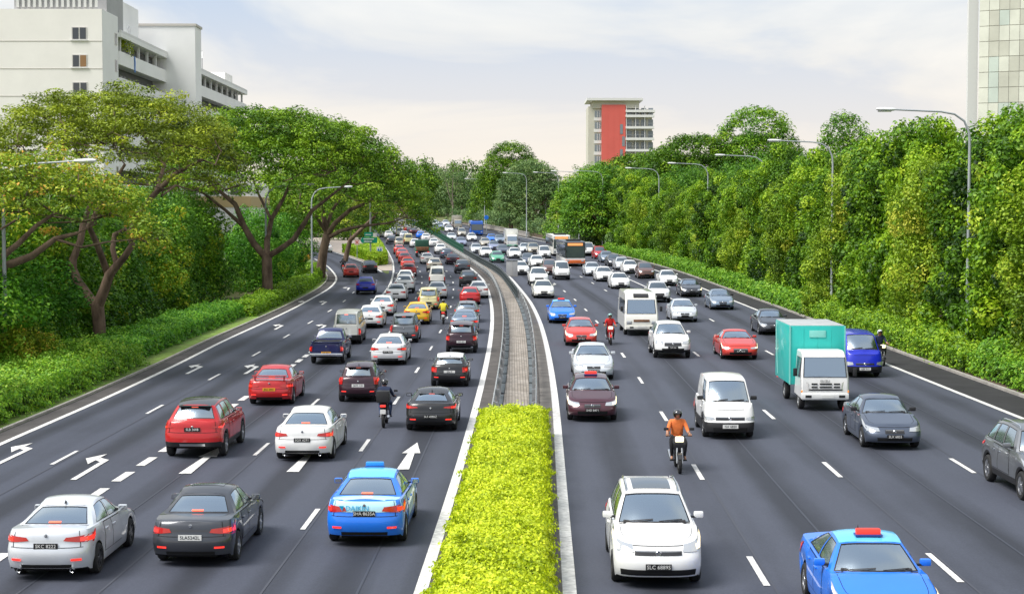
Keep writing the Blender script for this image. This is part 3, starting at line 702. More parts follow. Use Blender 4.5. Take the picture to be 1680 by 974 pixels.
    m = MB(); patch(m, c.front, rect(-g0, g0, gt0, gt1), 10 if lod < 2 else 4, 3 if lod < 2 else 1, .010, 'trim_black', C0)
    if lod == 0:
        for k in range(3): patch(m, c.front, rect(-g0 * .96, g0 * .96, gt0 + (gt1-gt0) * (.2 + .3 * k), gt0 + (gt1-gt0) * (.28 + .3 * k)), 10, 1, .018, 'chrome' if k == 2 else 'alloy_dark', C0)
        o = c.front(0, (gt0 + gt1) / 2); m.lathe([(o[0] + .012, .001), (o[0] + .026, .05), (o[0] + .012, .062)], 'chrome', axis='x', n=14, c=(0, 0, o[2]))
    P_('grille', m)
    l0, lt0, lt1 = sp['low']
    m = MB(); patch(m, c.front, rect(-l0, l0, lt0, lt1), 10 if lod < 2 else 4, 2 if lod < 2 else 1, .008, 'gap_black', C0); P_('air_intake', m)
    if lod == 0 and not low:
        m = MB(); patch(m, c.rear, rect(-.62, .62, .015, .12), 10, 1, .008, 'gap_black', C0); P_('rear_valance', m)
        for sg in (1, -1):
            m = MB(); patch(m, lambda f, t, sg=sg: c.rear(sg * f, t), rect(.60, .84, .22, .28), 3, 1, .010, 'lamp_red_lit', C0); P_('rear_reflector', m)  # reflectors use the lit lamp red: painted glow, no lamp inside
    if lod == 0:
        # shut lines of bonnet, boot and bumpers, emblem on the boot
        m = MB()
        for sg in (1, -1):
            P = []
            for x in np.linspace(hl - .42, c.xc - .02, 6):
                y_ = sg * c.yb(x) * .90; z_ = c.zt(x) + .035 * (1 - .90 ** 2) + .004; P.append([(x, y_ - .006, z_), (x, y_ + .006, z_)])
            m.grid(P, 'gap_black')
        patch(m, c.front, rect(-.60, .60, .925, .938), 10, 1, .003, 'gap_black', C0); P_('bonnet_gap', m)
        m = MB(); tb_ = min(.57, tt0 - .03)
        patch(m, c.rear, rect(-1.0, 1.0, tb_, tb_ + .014), 14, 1, .004, 'gap_black', C0)
        for sg in (1, -1): patch(m, lambda f, t, sg=sg: c.rear(sg * f, t), rect(.80, .815, tb_, .99), 1, 5, .004, 'gap_black', C0)
        P_('boot_gap', m); q = c.rear(0, .90 if sp['kind'] == 'sedan' else .80); m = MB(); m.lathe([(q[0] - .008, .04), (q[0] - .02, .034), (q[0] - .024, .0)], 'chrome', axis='x', n=14, c=(0, 0, q[2])); P_('emblem', m)
    # plates
    pk = [o for o in opts if o.startswith('plate_')]; pk = pk[0] if pk else 'plate_black'
    ends = {}
    for nm, fn, t, sx in (('number_plate', c.front, sp['fp'], 1), ('number_plate', c.rear, sp['tp'], -1)):
        q = fn(0, t); m = MB(); wdt, hgt = (.50, .12); m.box((q[0] + sx * .018, 0, q[2]), (.02, wdt, hgt), pk)
        i = P_(nm, m); ends[sx] = (i, q[0] + sx * .031, q[2])
    if lod < 2:
        # mirrors
        for sg in (1, -1):
            u = .12; a = c.gside(u, .12, sg); m = MB(); m.box((a[0] + .03, a[1] + sg * .15, a[2] + .05), (.11, .20, .13), 'paint' if 'blackmirror' not in opts else 'trim_black', bevel=.035)
            m.box((a[0] - .028, a[1] + sg * .15, a[2] + .05), (.006, .16, .09), 'chrome'); m.box((a[0] + .05, a[1] + sg * .04, a[2] + .01), (.06, .12, .04), 'trim_black'); P_('door_mirror', m)
    if lod == 0:
        # doors: panels a few millimetres proud, a dark gap round them, the handle a sub-part
        xa, xb_ = c.xc - sp['bowf'], c.xb + sp['bowr']
        for sg in (1, -1):
            for d0, d1 in sp['doors']:
                x0 = xa + (xb_ - xa) * d0 + .0; x1 = xa + (xb_ - xa) * d1
                x0 = min(x0, c.fx - c.Ra - .04); x1 = max(x1, c.rx + c.Ra + .03) if d1 > .6 else x1
                fn = lambda x, t, sg=sg: c.side(x, t, sg); tb = .22 if not low else max(.16, low + .02)
                m = MB(); patch(m, fn, rect(x0, x1, tb, .985), 5, 6, .003, 'gap_black', C0); patch(m, fn, rect(x0 - .014, x1 + .014, tb + .018, .965), 5, 6, .006, 'paint', C0)
                di = P_('door', m); q = c.side(x1 + .16, .80, sg); h = MB(); h.box((q[0], q[1] + sg * .018, q[2]), (.20, .035, .035), 'chrome' if 'chromehandle' in opts else 'paint', bevel=.012); P_('door_handle', h, di)
        # wipers and centre brake lamp
        m = MB(); patch(m, c.gfront, ((-.75, .05), (-.05, .10), (-.05, .13), (-.75, .075)), 4, 1, .012, 'trim_black', CG); patch(m, c.gfront, ((.1, .05), (.72, .10), (.72, .13), (.1, .075)), 4, 1, .012, 'trim_black', CG); P_('wiper', m)
        if sp['hbrake']:
            m = MB(); hv = (r0 + .06, r0 + .12) if sp['kind'] == 'sedan' else (r1 - .08, r1 - .02)
            patch(m, c.grear, rect(-.17, .17, *hv), 4, 1, .004 if sp['kind'] != 'sedan' else .003, 'brake_lit', CG); P_('brake_light', m)
        # seats, dashboard, wheel
        m = MB(); zb_ = sp['zcowl']; xs_ = c.xc - 1.05
        for yy in (-.36, .36):
            m.box((xs_ - .12, yy, zb_ + .06), (.16, .46, .42), 'interior_grey', rot=Matrix.Rotation(-.2, 3, 'Y'), bevel=.05); m.box((xs_ - .20, yy, zb_ + .31), (.09, .25, .16), 'interior_grey', bevel=.03)
        if xs_ - 1.0 > c.xb + .2: m.box((xs_ - 1.0, 0, zb_ + .05), (.18, 1.15, .36), 'interior_grey', rot=Matrix.Rotation(-.25, 3, 'Y'), bevel=.05)
        m.box((c.xc - .36, 0, zb_ + .02), (.40, 1.25, .10), 'interior_dark', bevel=.03)
        q = [(c.xc - .62 + .04 * math.sin(a), -.36 + .18 * math.cos(a), zb_ + .08 + .16 * math.sin(a)) for a in np.linspace(0, 2 * math.pi, 15)]
        m.tube(q, .014, 'interior_dark', n=5, cap=False); P_('interior', m)
    if 'spoiler' in opts and lod < 2:
        m = MB(); zz = sp['zdeck'] + .20; m.box((-hl + .18, 0, zz), (.24, 1.38, .035), 'paint', bevel=.012)
        for yy in (-.58, .58): m.box((-hl + .24, yy, zz - .10), (.14, .05, .20), 'paint')
        P_('rear_wing', m)
    if sp['kind'] in ('hatch', 'suv', 'mpv') and lod == 0:
        m = MB(); q = c.roof(0, 1); m.box((q[0] - .06, 0, q[2] - .035), (.24, c.yroof(c.xrr) * 1.75, .035), 'paint' if 'roof2' not in opts else 'roof', bevel=.012); P_('roof_spoiler', m)
    if 'rails' in opts and lod < 2:
        for sg in (1, -1): m = MB(); m.tube([c.roof(sg * .9, w) + np.array([0, 0, .05 if .05 < w < .95 else .0]) for w in (.04, .08, .3, .5, .7, .92, .97)], .018, 'chrome', n=6); P_('roof_rail', m)
    if 'sunroof' in opts and lod < 2:
        m = MB(); patch(m, c.roof, rect(-.66, .66, .10, .62), 6, 5, .006, 'far_glass', CG); P_('sunroof', m)
    if ('fin' in opts or sp['kind'] == 'hatch') and lod == 0:
        q = c.roof(0, .93); m = MB(); m.add([(q[0] + .10, 0, q[2]), (q[0] - .08, -.02, q[2]), (q[0] - .08, .02, q[2]), (q[0] - .07, 0, q[2] + .08)], [(0, 1, 3), (0, 3, 2), (1, 2, 3)], 'trim_black'); P_('aerial', m)
    if 'taxi' in opts:
        q = c.roof(0, .22); m = MB(); m.box((q[0], 0, q[2] + .07), (.15, .44, .115), 'sign_red' if 'redsign' in opts else 'sign_blue', bevel=.03); m.box((q[0], 0, q[2] + .015), (.22, .48, .03), 'sign_base'); P_('taxi_sign', m)
    if 'exhaust' in opts and lod == 0:
        for yy in (-.55, .55): m = MB(); m.lathe([(-hl - .01, .035), (-hl - .02, .045), (-hl + .08, .045)], 'chrome', axis='x', n=12, c=(0, yy, sp['sill'] + .06)); P_('exhaust', m)
    if 'skid' in opts and lod < 2:
        m = MB(); patch(m, c.rear, rect(-.45, .45, .04, .14), 6, 1, .015, 'alloy', C0); P_('skid_plate', m)
    wheels = [(xw, sg * (c.hw - .115)) for xw in (c.fx, c.rx) for sg in (1, -1)]
    CACHE[ck] = (parts, wheels, c, ends)
    if lod > 1:
        one = MB()
        for nm, mb, _ in parts: one.add(mb.v, mb.f, mb.m)
        for x, y in wheels: one.lathe([(-.1, 0.0), (-.1, sp['wr']), (.1, sp['wr']), (.1, 0.0)], 'tyre_rubber', n=10, c=(x, y, sp['wr']), keys=['trim_black', 'tyre_rubber', 'alloy_dark'])
        CACHE[ck] = (one.mesh('body', sharp=50), wheels, c, ends)
    return CACHE[ck]

def repaint(o, table):
    for i, k in enumerate(list(o.data['keys'])):
        if k in table:
            o.material_slots[i].link = 'OBJECT'; o.material_slots[i].material = MATS[table[k]]

def text_mesh(s, size, key, name='lettering'):
    cu = bpy.data.curves.new(name, 'FONT'); cu.body = s; cu.size = size; cu.align_x = 'CENTER'; cu.align_y = 'CENTER'; cu.extrude = .002; cu.resolution_u = 2
    ob = bpy.data.objects.new(name, cu); me = bpy.data.meshes.new_from_object(ob); bpy.data.objects.remove(ob); bpy.data.curves.remove(cu)
    me.materials.clear(); me.materials.append(MATS[key]); me.name = name
    return me

def pose(p, d, grade):
    """rotation matrix: x axis along d (2-D unit vector), tilted to the grade"""
    f = Vector((d[0], d[1], grade)).normalized(); l = Vector((0, 0, 1)).cross(f).normalized(); u = f.cross(l)
    Mx = Matrix((f, l, u)).transposed().to_4x4(); Mx.translation = Vector(p); return Mx
def road_pose(px, py, cv, away, back):
    p = at(px, py); y = p[1]; sl = float(cv.slope(y)); f = np.array([sl, 1.0]); f /= np.linalg.norm(f)
    ctr = p[:2] + f * back; gr = float(zg(ctr[1] + 1) - zg(ctr[1] - 1)) / 2
    sl2 = float(cv.slope(ctr[1])); f = np.array([sl2, 1.0]); f /= np.linalg.norm(f)
    sg = 1 if away else -1
    return pose((ctr[0], ctr[1], float(zg(ctr[1])) + .012), f * sg, gr * sg * f[1]) @ Matrix.Scale(.925 if away else .97, 4)

def put_car(name, kind, Mx, colour, label, cat, group, lod=0, opts=(), plate=None, roof=None):
    parts, wheels, c, ends = car_parts(kind, lod, opts); table = {'paint': 'paint_' + colour, 'roof': 'paint_' + (roof or colour)}
    if lod > 1:
        o = link(name, parts); repaint(o, table); o.matrix_world = Mx; return tag(o, label, cat, group)
    root = empty(name); root.matrix_world = Mx; tag(root, label, cat, group); objs = []
    for nm, me_, par in parts:
        o = link(nm, me_, root if par is None else objs[par]); repaint(o, table); objs.append(o)
    tm, rm = wheel_meshes(SPECS[kind]['wr'], SPECS[kind]['rim'])
    for x, y in wheels:
        w = link('wheel', tm, root, (x, y, SPECS[kind]['wr']), (0, 0, 0 if y > 0 else math.pi))
        if lod == 0: link('tyre', tm, w); w.data = rm; w.name = 'wheel'
        else:
            rmm = link('rim', rm, w)
    if plate:
        txt, ink = plate
        for sx in (1, -1):
            i, x, z = ends[sx]; o = link('lettering', text_mesh(txt, .105, ink), objs[i], (x, 0, z), (R(90), 0, R(90) * sx))
    return root
# ------------------------------------------------------------------ lorries, buses, motorcycles, riders
MATS['car_glass'].node_tree.nodes['Math'].inputs[2].default_value = 0.44
mat('sign_red', (.6, .03, .02), emit=(1, .08, .05), estr=.5); mat('sign_blue', (.03, .28, .78), rough=.3); mat('sign_base', (.03, .06, .25), rough=.4)
mat('teal', (.02, .50, .45), rough=.45, coat=.3, noise=.05, nscale=1.5); mat('teal_light', (.22, .62, .56), rough=.5); mat('lorry_roof', (.42, .44, .44), rough=.6, noise=.18, nscale=1.5)
mat('tarp_green', (.02, .09, .06), rough=.7); mat('load_brown', (.22, .10, .05), rough=.9, noise=.4, nscale=3)
mat('skin', (.42, .22, .14), rough=.55); mat('cloth_orange', (.80, .20, .05), rough=.85, noise=.15, nscale=12); mat('cloth_dark', (.022, .022, .026), rough=.9); mat('cloth_jeans', (.05, .08, .17), rough=.9)
mat('cloth_navy', (.02, .03, .07), rough=.9); mat('cloth_red', (.55, .02, .02), rough=.85); mat('cloth_yellow', (.72, .62, .04), rough=.85); mat('helmet_black', (.02, .02, .025), rough=.2, coat=1); mat('helmet_white', (.7, .72, .74), rough=.25, coat=1); mat('visor', (.03, .035, .04), rough=.08, coat=1)
mat('helmet_teal', (.3, .6, .55), rough=.25, coat=1); mat('dest_amber', (.25, .08, .02), emit=(1, .42, .14), estr=.9)

def shell(mb, prof, hwf, key, ch=.06):
    n = len(prof); cx_ = sum(p[0] for p in prof) / n; cz_ = sum(p[1] for p in prof) / n
    def sh(p): 
        dx_, dz_ = cx_ - p[0], cz_ - p[1]; l = math.hypot(dx_, dz_); return (p[0] + dx_ / l * ch, p[1] + dz_ / l * ch)
    rings = []
    for y, f in ((-1, 1), (-1, 0), (-.5, 0), (0, 0), (.5, 0), (1, 0), (1, 1)):
        rings.append([((sh(p) if f else p)[0], y * (hwf(p[1]) - (0 if f else ch * .8)), (sh(p) if f else p)[1]) for p in prof])
    mb.grid([r + [r[0]] for r in rings], key); mb.add(rings[0], [tuple(range(n))[::-1]], key); mb.add(rings[-1], [tuple(range(n))], key)
def pane4(root, name, pts, key='car_glass', seal=True):
    """flat pane with a dark seal, from four corners"""
    m = MB(); P = [np.array(p, float) for p in pts]; n = np.cross(P[1] - P[0], P[3] - P[0]); n /= np.linalg.norm(n); c_ = sum(P) / 4
    if seal: m.add([tuple(p + (p - c_) * .03 + n * .004) for p in P], [(0, 1, 2, 3)], 'trim_black')
    m.add([tuple(p - (p - c_) * .015 + n * .009) for p in P], [(0, 1, 2, 3)], key)
    return m.build(name, root, recalc=False)
mat('coach_glass', (.10, .125, .14), rough=.06, spec=1.0, metal=.4)
def sidewins(root, xs_, z0, z1, hwf, key='coach_glass', name='side_window'):
    for (a, b) in xs_:
        for sg in (1, -1):
            q = [(a, sg * (hwf(z0) + .004), z0), (b, sg * (hwf(z0) + .004), z0), (b, sg * (hwf(z1) + .004), z1), (a, sg * (hwf(z1) + .004), z1)]
            if sg > 0: q = [q[1], q[0], q[3], q[2]]
            pane4(root, name, q, key)
def put_wheels(root, xs_, y, r, lod=0, rim='steel', name='wheel'):
    tm, rm = wheel_meshes(r, rim)
    for x in xs_:
        for sg in (1, -1):
            w = link(name, rm, root, (x, sg * y, r), (0, 0, 0 if sg > 0 else math.pi)); link('tyre', tm, w)
def bits(root, name, items):
    for it in items: m = MB(); m.box(*it[:3], bevel=it[3] if len(it) > 3 else 0); m.build(name, root)

def minibus(Mx, label, group):
    root = empty('minibus'); root.matrix_world = Mx; tag(root, label, 'minibus', group); L = 6.3; h = L / 2
    prof = [(h - .02, .38), (h, .65), (h - .03, 1.05), (h - .16, 1.28), (h - .52, 2.18), (h - .85, 2.46), (h - 1.4, 2.56), (-h + .3, 2.56), (-h + .08, 2.4), (-h, 1.0), (-h + .03, .42)]
    hwf = lambda z: 1.01 - .10 * max(0, z - 1.2) / 1.4
    m = MB(); shell(m, prof, hwf, 'paint_cream_white', .08); m.build('body', root, sharp=35)
    f = lambda t, y: (h - .16 - .36 * t + .012, y, 1.28 + .9 * t)
    pane4(root, 'windscreen', [f(.06, -.86), f(.06, .86), f(.96, .80), f(.96, -.80)])
    m = MB(); m.box((h - .72, 0, 2.37), (.30, .9, .10), 'trim_black', rot=Matrix.Rotation(.7, 3, 'Y')); m.build('roof_vent', root)
    m = MB(); m.box((h - .30, -.45, 1.42), (.06, .8, .10), 'plate_yellow'); m.build('dashboard_board', root)
    sidewins(root, [(h - 1.35, h - .62)] + [(h - 2.3 - k * .95, h - 1.45 - k * .95) for k in range(4)], 1.32, 2.08, hwf)
    bits(root, 'headlight', [((h - .02, sg * .74, .80), (.06, .30, .20), 'lamp_clear', .02) for sg in (1, -1)])
    bits(root, 'grille', [((h - .01, 0, .92), (.05, .95, .13), 'load_brown')]); bits(root, 'bumper', [((h - .02, 0, .52), (.12, 1.9, .22), 'paint_cream_white', .04)])
    bits(root, 'fog_light', [((h + .045, sg * .6, .52), (.02, .22, .09), 'trim_black') for sg in (1, -1)]); bits(root, 'number_plate', [((h + .05, 0, .55), (.02, .5, .12), 'plate_white')])
    bits(root, 'door_mirror', [((h - .2, sg * 1.18, 1.62), (.09, .16, .30), 'trim_black', .03) for sg in (1, -1)])
    m = MB(); m.tube([f(.04, .1), f(.22, -.5)], .012, 'trim_black', n=4); m.tube([f(.04, .7), f(.22, .1)], .012, 'trim_black', n=4); m.build('wiper', root)
    put_wheels(root, (h - 1.25, -h + 1.55), .88, .36)
def bus(Mx, label, group, L, top, bottom, H=3.0, name='bus', front=None, sign=True):
    root = empty(name); root.matrix_world = Mx; tag(root, label, 'bus', group); h = L / 2; hwf = lambda z: 1.24
    m = MB(); shell(m, [(h, 1.05), (h - .12, H - .1), (h - .35, H), (-h + .1, H), (-h, H - .2), (-h, 1.05)], hwf, top, .07); m.build('body', root)
    m = MB(); shell(m, [(h - .02, .35), (h + .02, .6), (h + .01, 1.048), (-h - .01, 1.048), (-h, .35)], lambda z: 1.25, bottom, .05); m.build('skirt', root)
    f = lambda z, y: (h - .12 * (z - 1.05) / (H - 1.15) + .012, y, z)
    pane4(root, 'windscreen', [f(1.12, -1.12), f(1.12, 1.12), f(H - .62, 1.12), f(H - .62, -1.12)], 'coach_glass')
    if front: bits(root, 'front_panel', [((h + .035, 0, .62), (.05, 2.44, .42), front, .02)])
    if sign: pane4(root, 'destination_sign', [f(H - .52, -.95), f(H - .52, .95), f(H - .2, .95), f(H - .2, -.95)], 'dest_amber')
    sidewins(root, [(h - 1.6 - k * 1.5, h - .25 - k * 1.5) for k in range(int(L / 1.5))], 1.35, H - .5, hwf)
    bits(root, 'headlight', [((h + .05, sg * .92, .72), (.05, .36, .18), 'lamp_clear', .015) for sg in (1, -1)]); bits(root, 'number_plate', [((h + .02, 0, .5), (.03, .5, .14), 'plate_black')])
    bits(root, 'roof_unit', [((h - 2.6, 0, H + .10), (2.0, 1.7, .22), 'trim_black', .05)]); bits(root, 'door_mirror', [((h + .12, sg * 1.3, 2.2), (.12, .14, .34), 'trim_black', .03) for sg in (1, -1)])
    put_wheels(root, (h - 2.4, -h + 2.9), 1.08, .46)
def lorry(Mx, label, group, cab='paint_white', box='teal', roof='lorry_roof', L=5.3, bw=1.04, bh=3.05, bed=False, away=False, name='lorry', detail=True, bumper=None):
    root = empty(name); root.matrix_world = Mx; tag(root, label, 'lorry', group); h = L / 2
    prof = [(h - .02, .42), (h + .01, .70), (h - .02, 1.22), (h - .22, 2.02), (h - .34, 2.16), (h - .6, 2.22), (h - 1.55, 2.20), (h - 1.6, .50)]
    hwf = lambda z: .88 - .08 * max(0, z - 1.2)
    m = MB(); shell(m, prof, hwf, cab, .07); m.build('cab', root, sharp=35)
    f = lambda z, y: (h - .02 - .20 * (z - 1.22) / .80 + .012, y, z)
    pane4(root, 'windscreen', [f(1.27, -.78), f(1.27, .78), f(1.98, .74), f(1.98, -.74)])
    sidewins(root, [(h - 1.25, h - .28)], 1.25, 1.95, hwf)
    m = MB(); m.tube([f(1.27, .3), f(1.33, -.3)], .012, 'trim_black', n=4); m.tube([f(1.27, -.1), f(1.33, -.65)], .012, 'trim_black', n=4); m.build('wiper', root)
    if detail:
        for zz, spans in ((1.02, ((-.5, -.28), (-.2, .25), (.32, .55))), (.90, ((-.5, -.28), (-.2, .25), (.32, .55))), (.80, ((-.6, .62),))):
            for a, b_ in spans: m = MB(); m.box((h + .012, (a + b_) / 2, zz), (.02, b_ - a, .045), 'gap_black'); m.build('grille_slot', root)
        link('lettering', text_mesh('ISUZU', .13, 'alloy_dark'), root, (h + .012, 0, 1.12), (R(90), 0, R(90)))
    for sg in (1, -1):
        m = MB(); m.add([(h + .015, sg * .60, .78), (h - .02, sg * .885, .80), (h - .06, sg * .87, 1.18), (h + .008, sg * .62, 1.06)], [(0, 1, 2, 3)], 'lamp_clear'); m.box((h - .02, sg * .80, .74), (.05, .16, .07), 'lamp_amber'); m.build('headlight', root)
    bits(root, 'bumper', [((h - .02, 0, .56), (.16, 1.76, .22), bumper or cab, .04)]); bits(root, 'fog_light', [((h + .065, sg * .62, .56), (.02, .22, .09), 'trim_black') for sg in (1, -1)])
    bits(root, 'number_plate', [((h + .07, .1, .56), (.02, .46, .11), 'plate_white'), ((-h - .02, 0, .62), (.02, .46, .11), 'plate_white')])
    bits(root, 'door_mirror', [((h - .05, sg * 1.10, 1.45), (.07, .15, .30), 'trim_black', .03) for sg in (1, -1)])
    bits(root, 'chassis', [((-.3, 0, .62), (L * .86, .75, .26), 'gap_black')])
    x1 = h - 1.68; x0 = -h; xm = (x0 + x1) / 2
    if not bed:
        m = MB(); m.box((xm, 0, (bh + .82) / 2), (x1 - x0, bw * 2, bh - .82), box, bevel=.03); bx_ = m.build('cargo_box', root)
        m = MB(); m.box((xm, 0, bh + .012), (x1 - x0 - .05, bw * 2 - .05, .03), roof, bevel=.008); m.build('box_roof', root)
        for yy in (-bw, bw):
            m = MB(); m.box((x1, yy, (bh + .82) / 2), (.06, .05, bh - .82), 'teal_light' if box == 'teal' else 'lorry_roof'); m.build('corner_post', root)
        if box == 'teal':
            bits(root, 'vent_panel', [((x1 + .02, 0, bh - .30), (.03, .62, .26), 'teal_light', .01)])
            for sg in (1, -1):
                m = MB(); V = [(x0 + .5, .95), (x0 + .75, .95), (x0 + .45, 2.0), (x0 + .3, 2.9), (x0 + .05, 2.9), (x0 + .2, 2.0)]
                m.add([(x, sg * (bw + .004), z) for x, z in V], [tuple(range(6))], 'teal_light'); m.build('side_stripe', root)
            for k in range(1, 4): m = MB(); m.box((x1 + .004, -bw + k * bw / 2, (bh + .82) / 2), (.012, .012, bh - 1.0), 'teal'); m.build('panel_rib', root)
    else:
        bits(root, 'bed_floor', [((xm, 0, .92), (x1 - x0, bw * 2, .10), 'trim_black')])
        bits(root, 'dropside', [((xm, sg * bw, 1.18), (x1 - x0, .05, .46), box) for sg in (1, -1)] + [((x0, 0, 1.18), (.05, bw * 2, .46), box)])
        bits(root, 'tarpaulin', [((xm + .2, 0, 2.0), (x1 - x0 - .5, bw * 1.86, 1.0), 'tarp_green', .08)]); bits(root, 'load', [((xm - .2, 0, 1.25), (x1 - x0 - .2, bw * 1.8, .55), 'load_brown', .06)])
    bits(root, 'tail_light', [((-h - .02, sg * .85, .80), (.04, .25, .12), 'lamp_red_lit') for sg in (1, -1)])
    put_wheels(root, (h - .80, -h + 1.15), .76, .36)
SPECS['pickup'] = spec(L=4.95, Wd=1.74, H=1.70, nose=.90, cowl=1.30, zcowl=1.10, rb=1.95, rr=2.15, zrb=1.12, zdeck=1.08, rf=1.95, wr=.36, sill=.34, tail=(.86,1.03,.42,.80), tp=.30, ra=1.05, fa=.85, rwin=(.86,.10,.86), kind='truck', roofw=.62, pil=(.52,), bowr=.04, rxr=.14, hbrake=False,
    rprof=[(0,.1),(.15,.03),(.3,.02),(1,.03)], doors=((.06,.5),(.5,.95)), black_low=.10)
def pickup(Mx, colour, label, group):
    r_ = put_car('pickup_truck', 'pickup', Mx, colour, label, 'pickup truck', group, 0, ('plate_yellow', 'chromehandle'), ('GB 4821', 'plate_black'))
    bits(r_, 'bed_floor', [((-2.475 + .98, 0, 1.12), (1.75, 1.34, .05), 'gap_black')])
    bits(r_, 'bed_rail', [((-2.475 + .98, sg * .73, 1.15), (1.85, .07, .06), 'paint_' + colour) for sg in (1, -1)] + [((-2.44, 0, 1.14), (.06, 1.5, .05), 'paint_' + colour)])
    bits(r_, 'rear_bumper', [((-2.52, 0, .52), (.14, 1.68, .16), 'chrome', .03)])

def motorbike(Mx, label, group, colour, scooter=True, box=None, lit=True):
    root = empty('motorcycle'); root.matrix_world = Mx; tag(root, label, 'motorcycle', group)
    r = .29
    for x in (.62, -.62):
        m = MB(); m.lathe([(-.03, r * .78), (-.05, r * .9), (-.028, r), (.028, r), (.05, r * .9), (.03, r * .78)], 'tyre_rubber', n=22); w = m.build('wheel', root, (x, 0, r))
        m = MB(); m.lathe([(-.02, r * .8), (.02, r * .8), (.02, r * .72), (-.02, r * .72), (-.02, r * .8)], 'alloy', n=22)
        for k in range(6):
            a = k * math.pi / 3; m.tube([(0, 0, 0), (r * .76 * math.cos(a), 0, r * .76 * math.sin(a))], .010, 'alloy', n=4)
        m.tube([(0, -.05, 0), (0, .05, 0)], .035, 'alloy_dark', n=8); m.build('rim', w)
    for sg in (1, -1):
        m = MB(); m.tube([(.62, sg * .075, .29), (.53, sg * .07, .62), (.44, sg * .06, .92)], [.022, .026, .024], 'alloy', n=8); m.build('fork', root)
        m = MB(); m.tube([(.38, sg * .05, 1.0), (.36, sg * .2, 1.03), (.30, sg * .33, 1.02)], .014, 'trim_black', n=6); m.tube([(.315, sg * .27, 1.025), (.295, sg * .37, 1.018)], .02, 'tyre_rubber', n=8); m.build('handlebar', root)
        m = MB(); m.tube([(.36, sg * .24, 1.03), (.36, sg * .31, 1.2)], .007, 'trim_black', n=5); m.box((.36, sg * .36, 1.22), (.03, .14, .08), 'trim_black', bevel=.012); m.build('mirror', root)
        m = MB(); m.tube([(-.62, sg * .06, .29), (-.1, sg * .09, .42)], .022, 'alloy_dark', n=6); m.tube([(-.35, sg * .11, .85), (-.6, sg * .09, .35)], .025, 'alloy_dark', n=8); m.build('swing_arm', root)
        m = MB(); m.box((.18, sg * .17, .31), (.12, .14, .03), 'tyre_rubber'); m.build('foot_peg', root)
        m = MB(); m.box((.46, sg * .13, .86), (.05, .07, .05), 'lamp_amber', bevel=.015); m.build('indicator', root)
    m = MB(); shell(m, [(.50, .95), (.56, .80), (.46, .52), (.30, .40), (.26, .44), (.34, .72), (.38, 1.0)], lambda z: .10 + .08 * min(1, max(0, z - .4) / .4), colour, .02); m.build('front_shield', root)
    m = MB(); shell(m, [(.30, .42), (.28, .60), (-.05, .66), (-.30, .78), (-.78, .86), (-.80, .76), (-.45, .56), (-.20, .36), (.1, .34)], lambda z: .12, colour, .03); m.build('body', root)
    m = MB(); shell(m, [(.06, .70), (.0, .78), (-.30, .82), (-.72, .90), (-.76, .86), (-.3, .74)], lambda z: .13, 'trim_black', .03); m.build('seat', root)
    m = MB(); m.box((-.08, 0, .36), (.40, .22, .24), 'alloy_dark', bevel=.05); m.build('engine', root)
    m = MB(); m.box((.53, 0, .95), (.08, .24, .16), 'lamp_lit' if lit else 'lamp_clear', bevel=.03); m.build('headlight', root)
    m = MB(); m.box((-.82, 0, .80), (.06, .20, .09), 'lamp_red_lit', bevel=.02); m.build('tail_light', root)
    m = MB(); P = [[(.62 + (r + .02) * math.cos(a), y, .29 + (r + .02) * math.sin(a)) for y in (-.06, 0, .06)] for a in np.linspace(.5, 2.4, 9)]; m.grid(P, colour); m.build('front_mudguard', root)
    m = MB(); m.box((-.86, 0, .60), (.015, .20, .16), 'plate_white'); m.build('number_plate', root)
    m = MB(); m.tube([(0, -.17, .28), (-.4, -.19, .34), (-.8, -.19, .44)], [.025, .04, .045], 'chrome', n=8); m.build('exhaust', root)
    if box: m = MB(); m.box((-.70, 0, 1.13), (.42, .46, .42), box, bevel=.04); m.build('top_box', root)
    return root

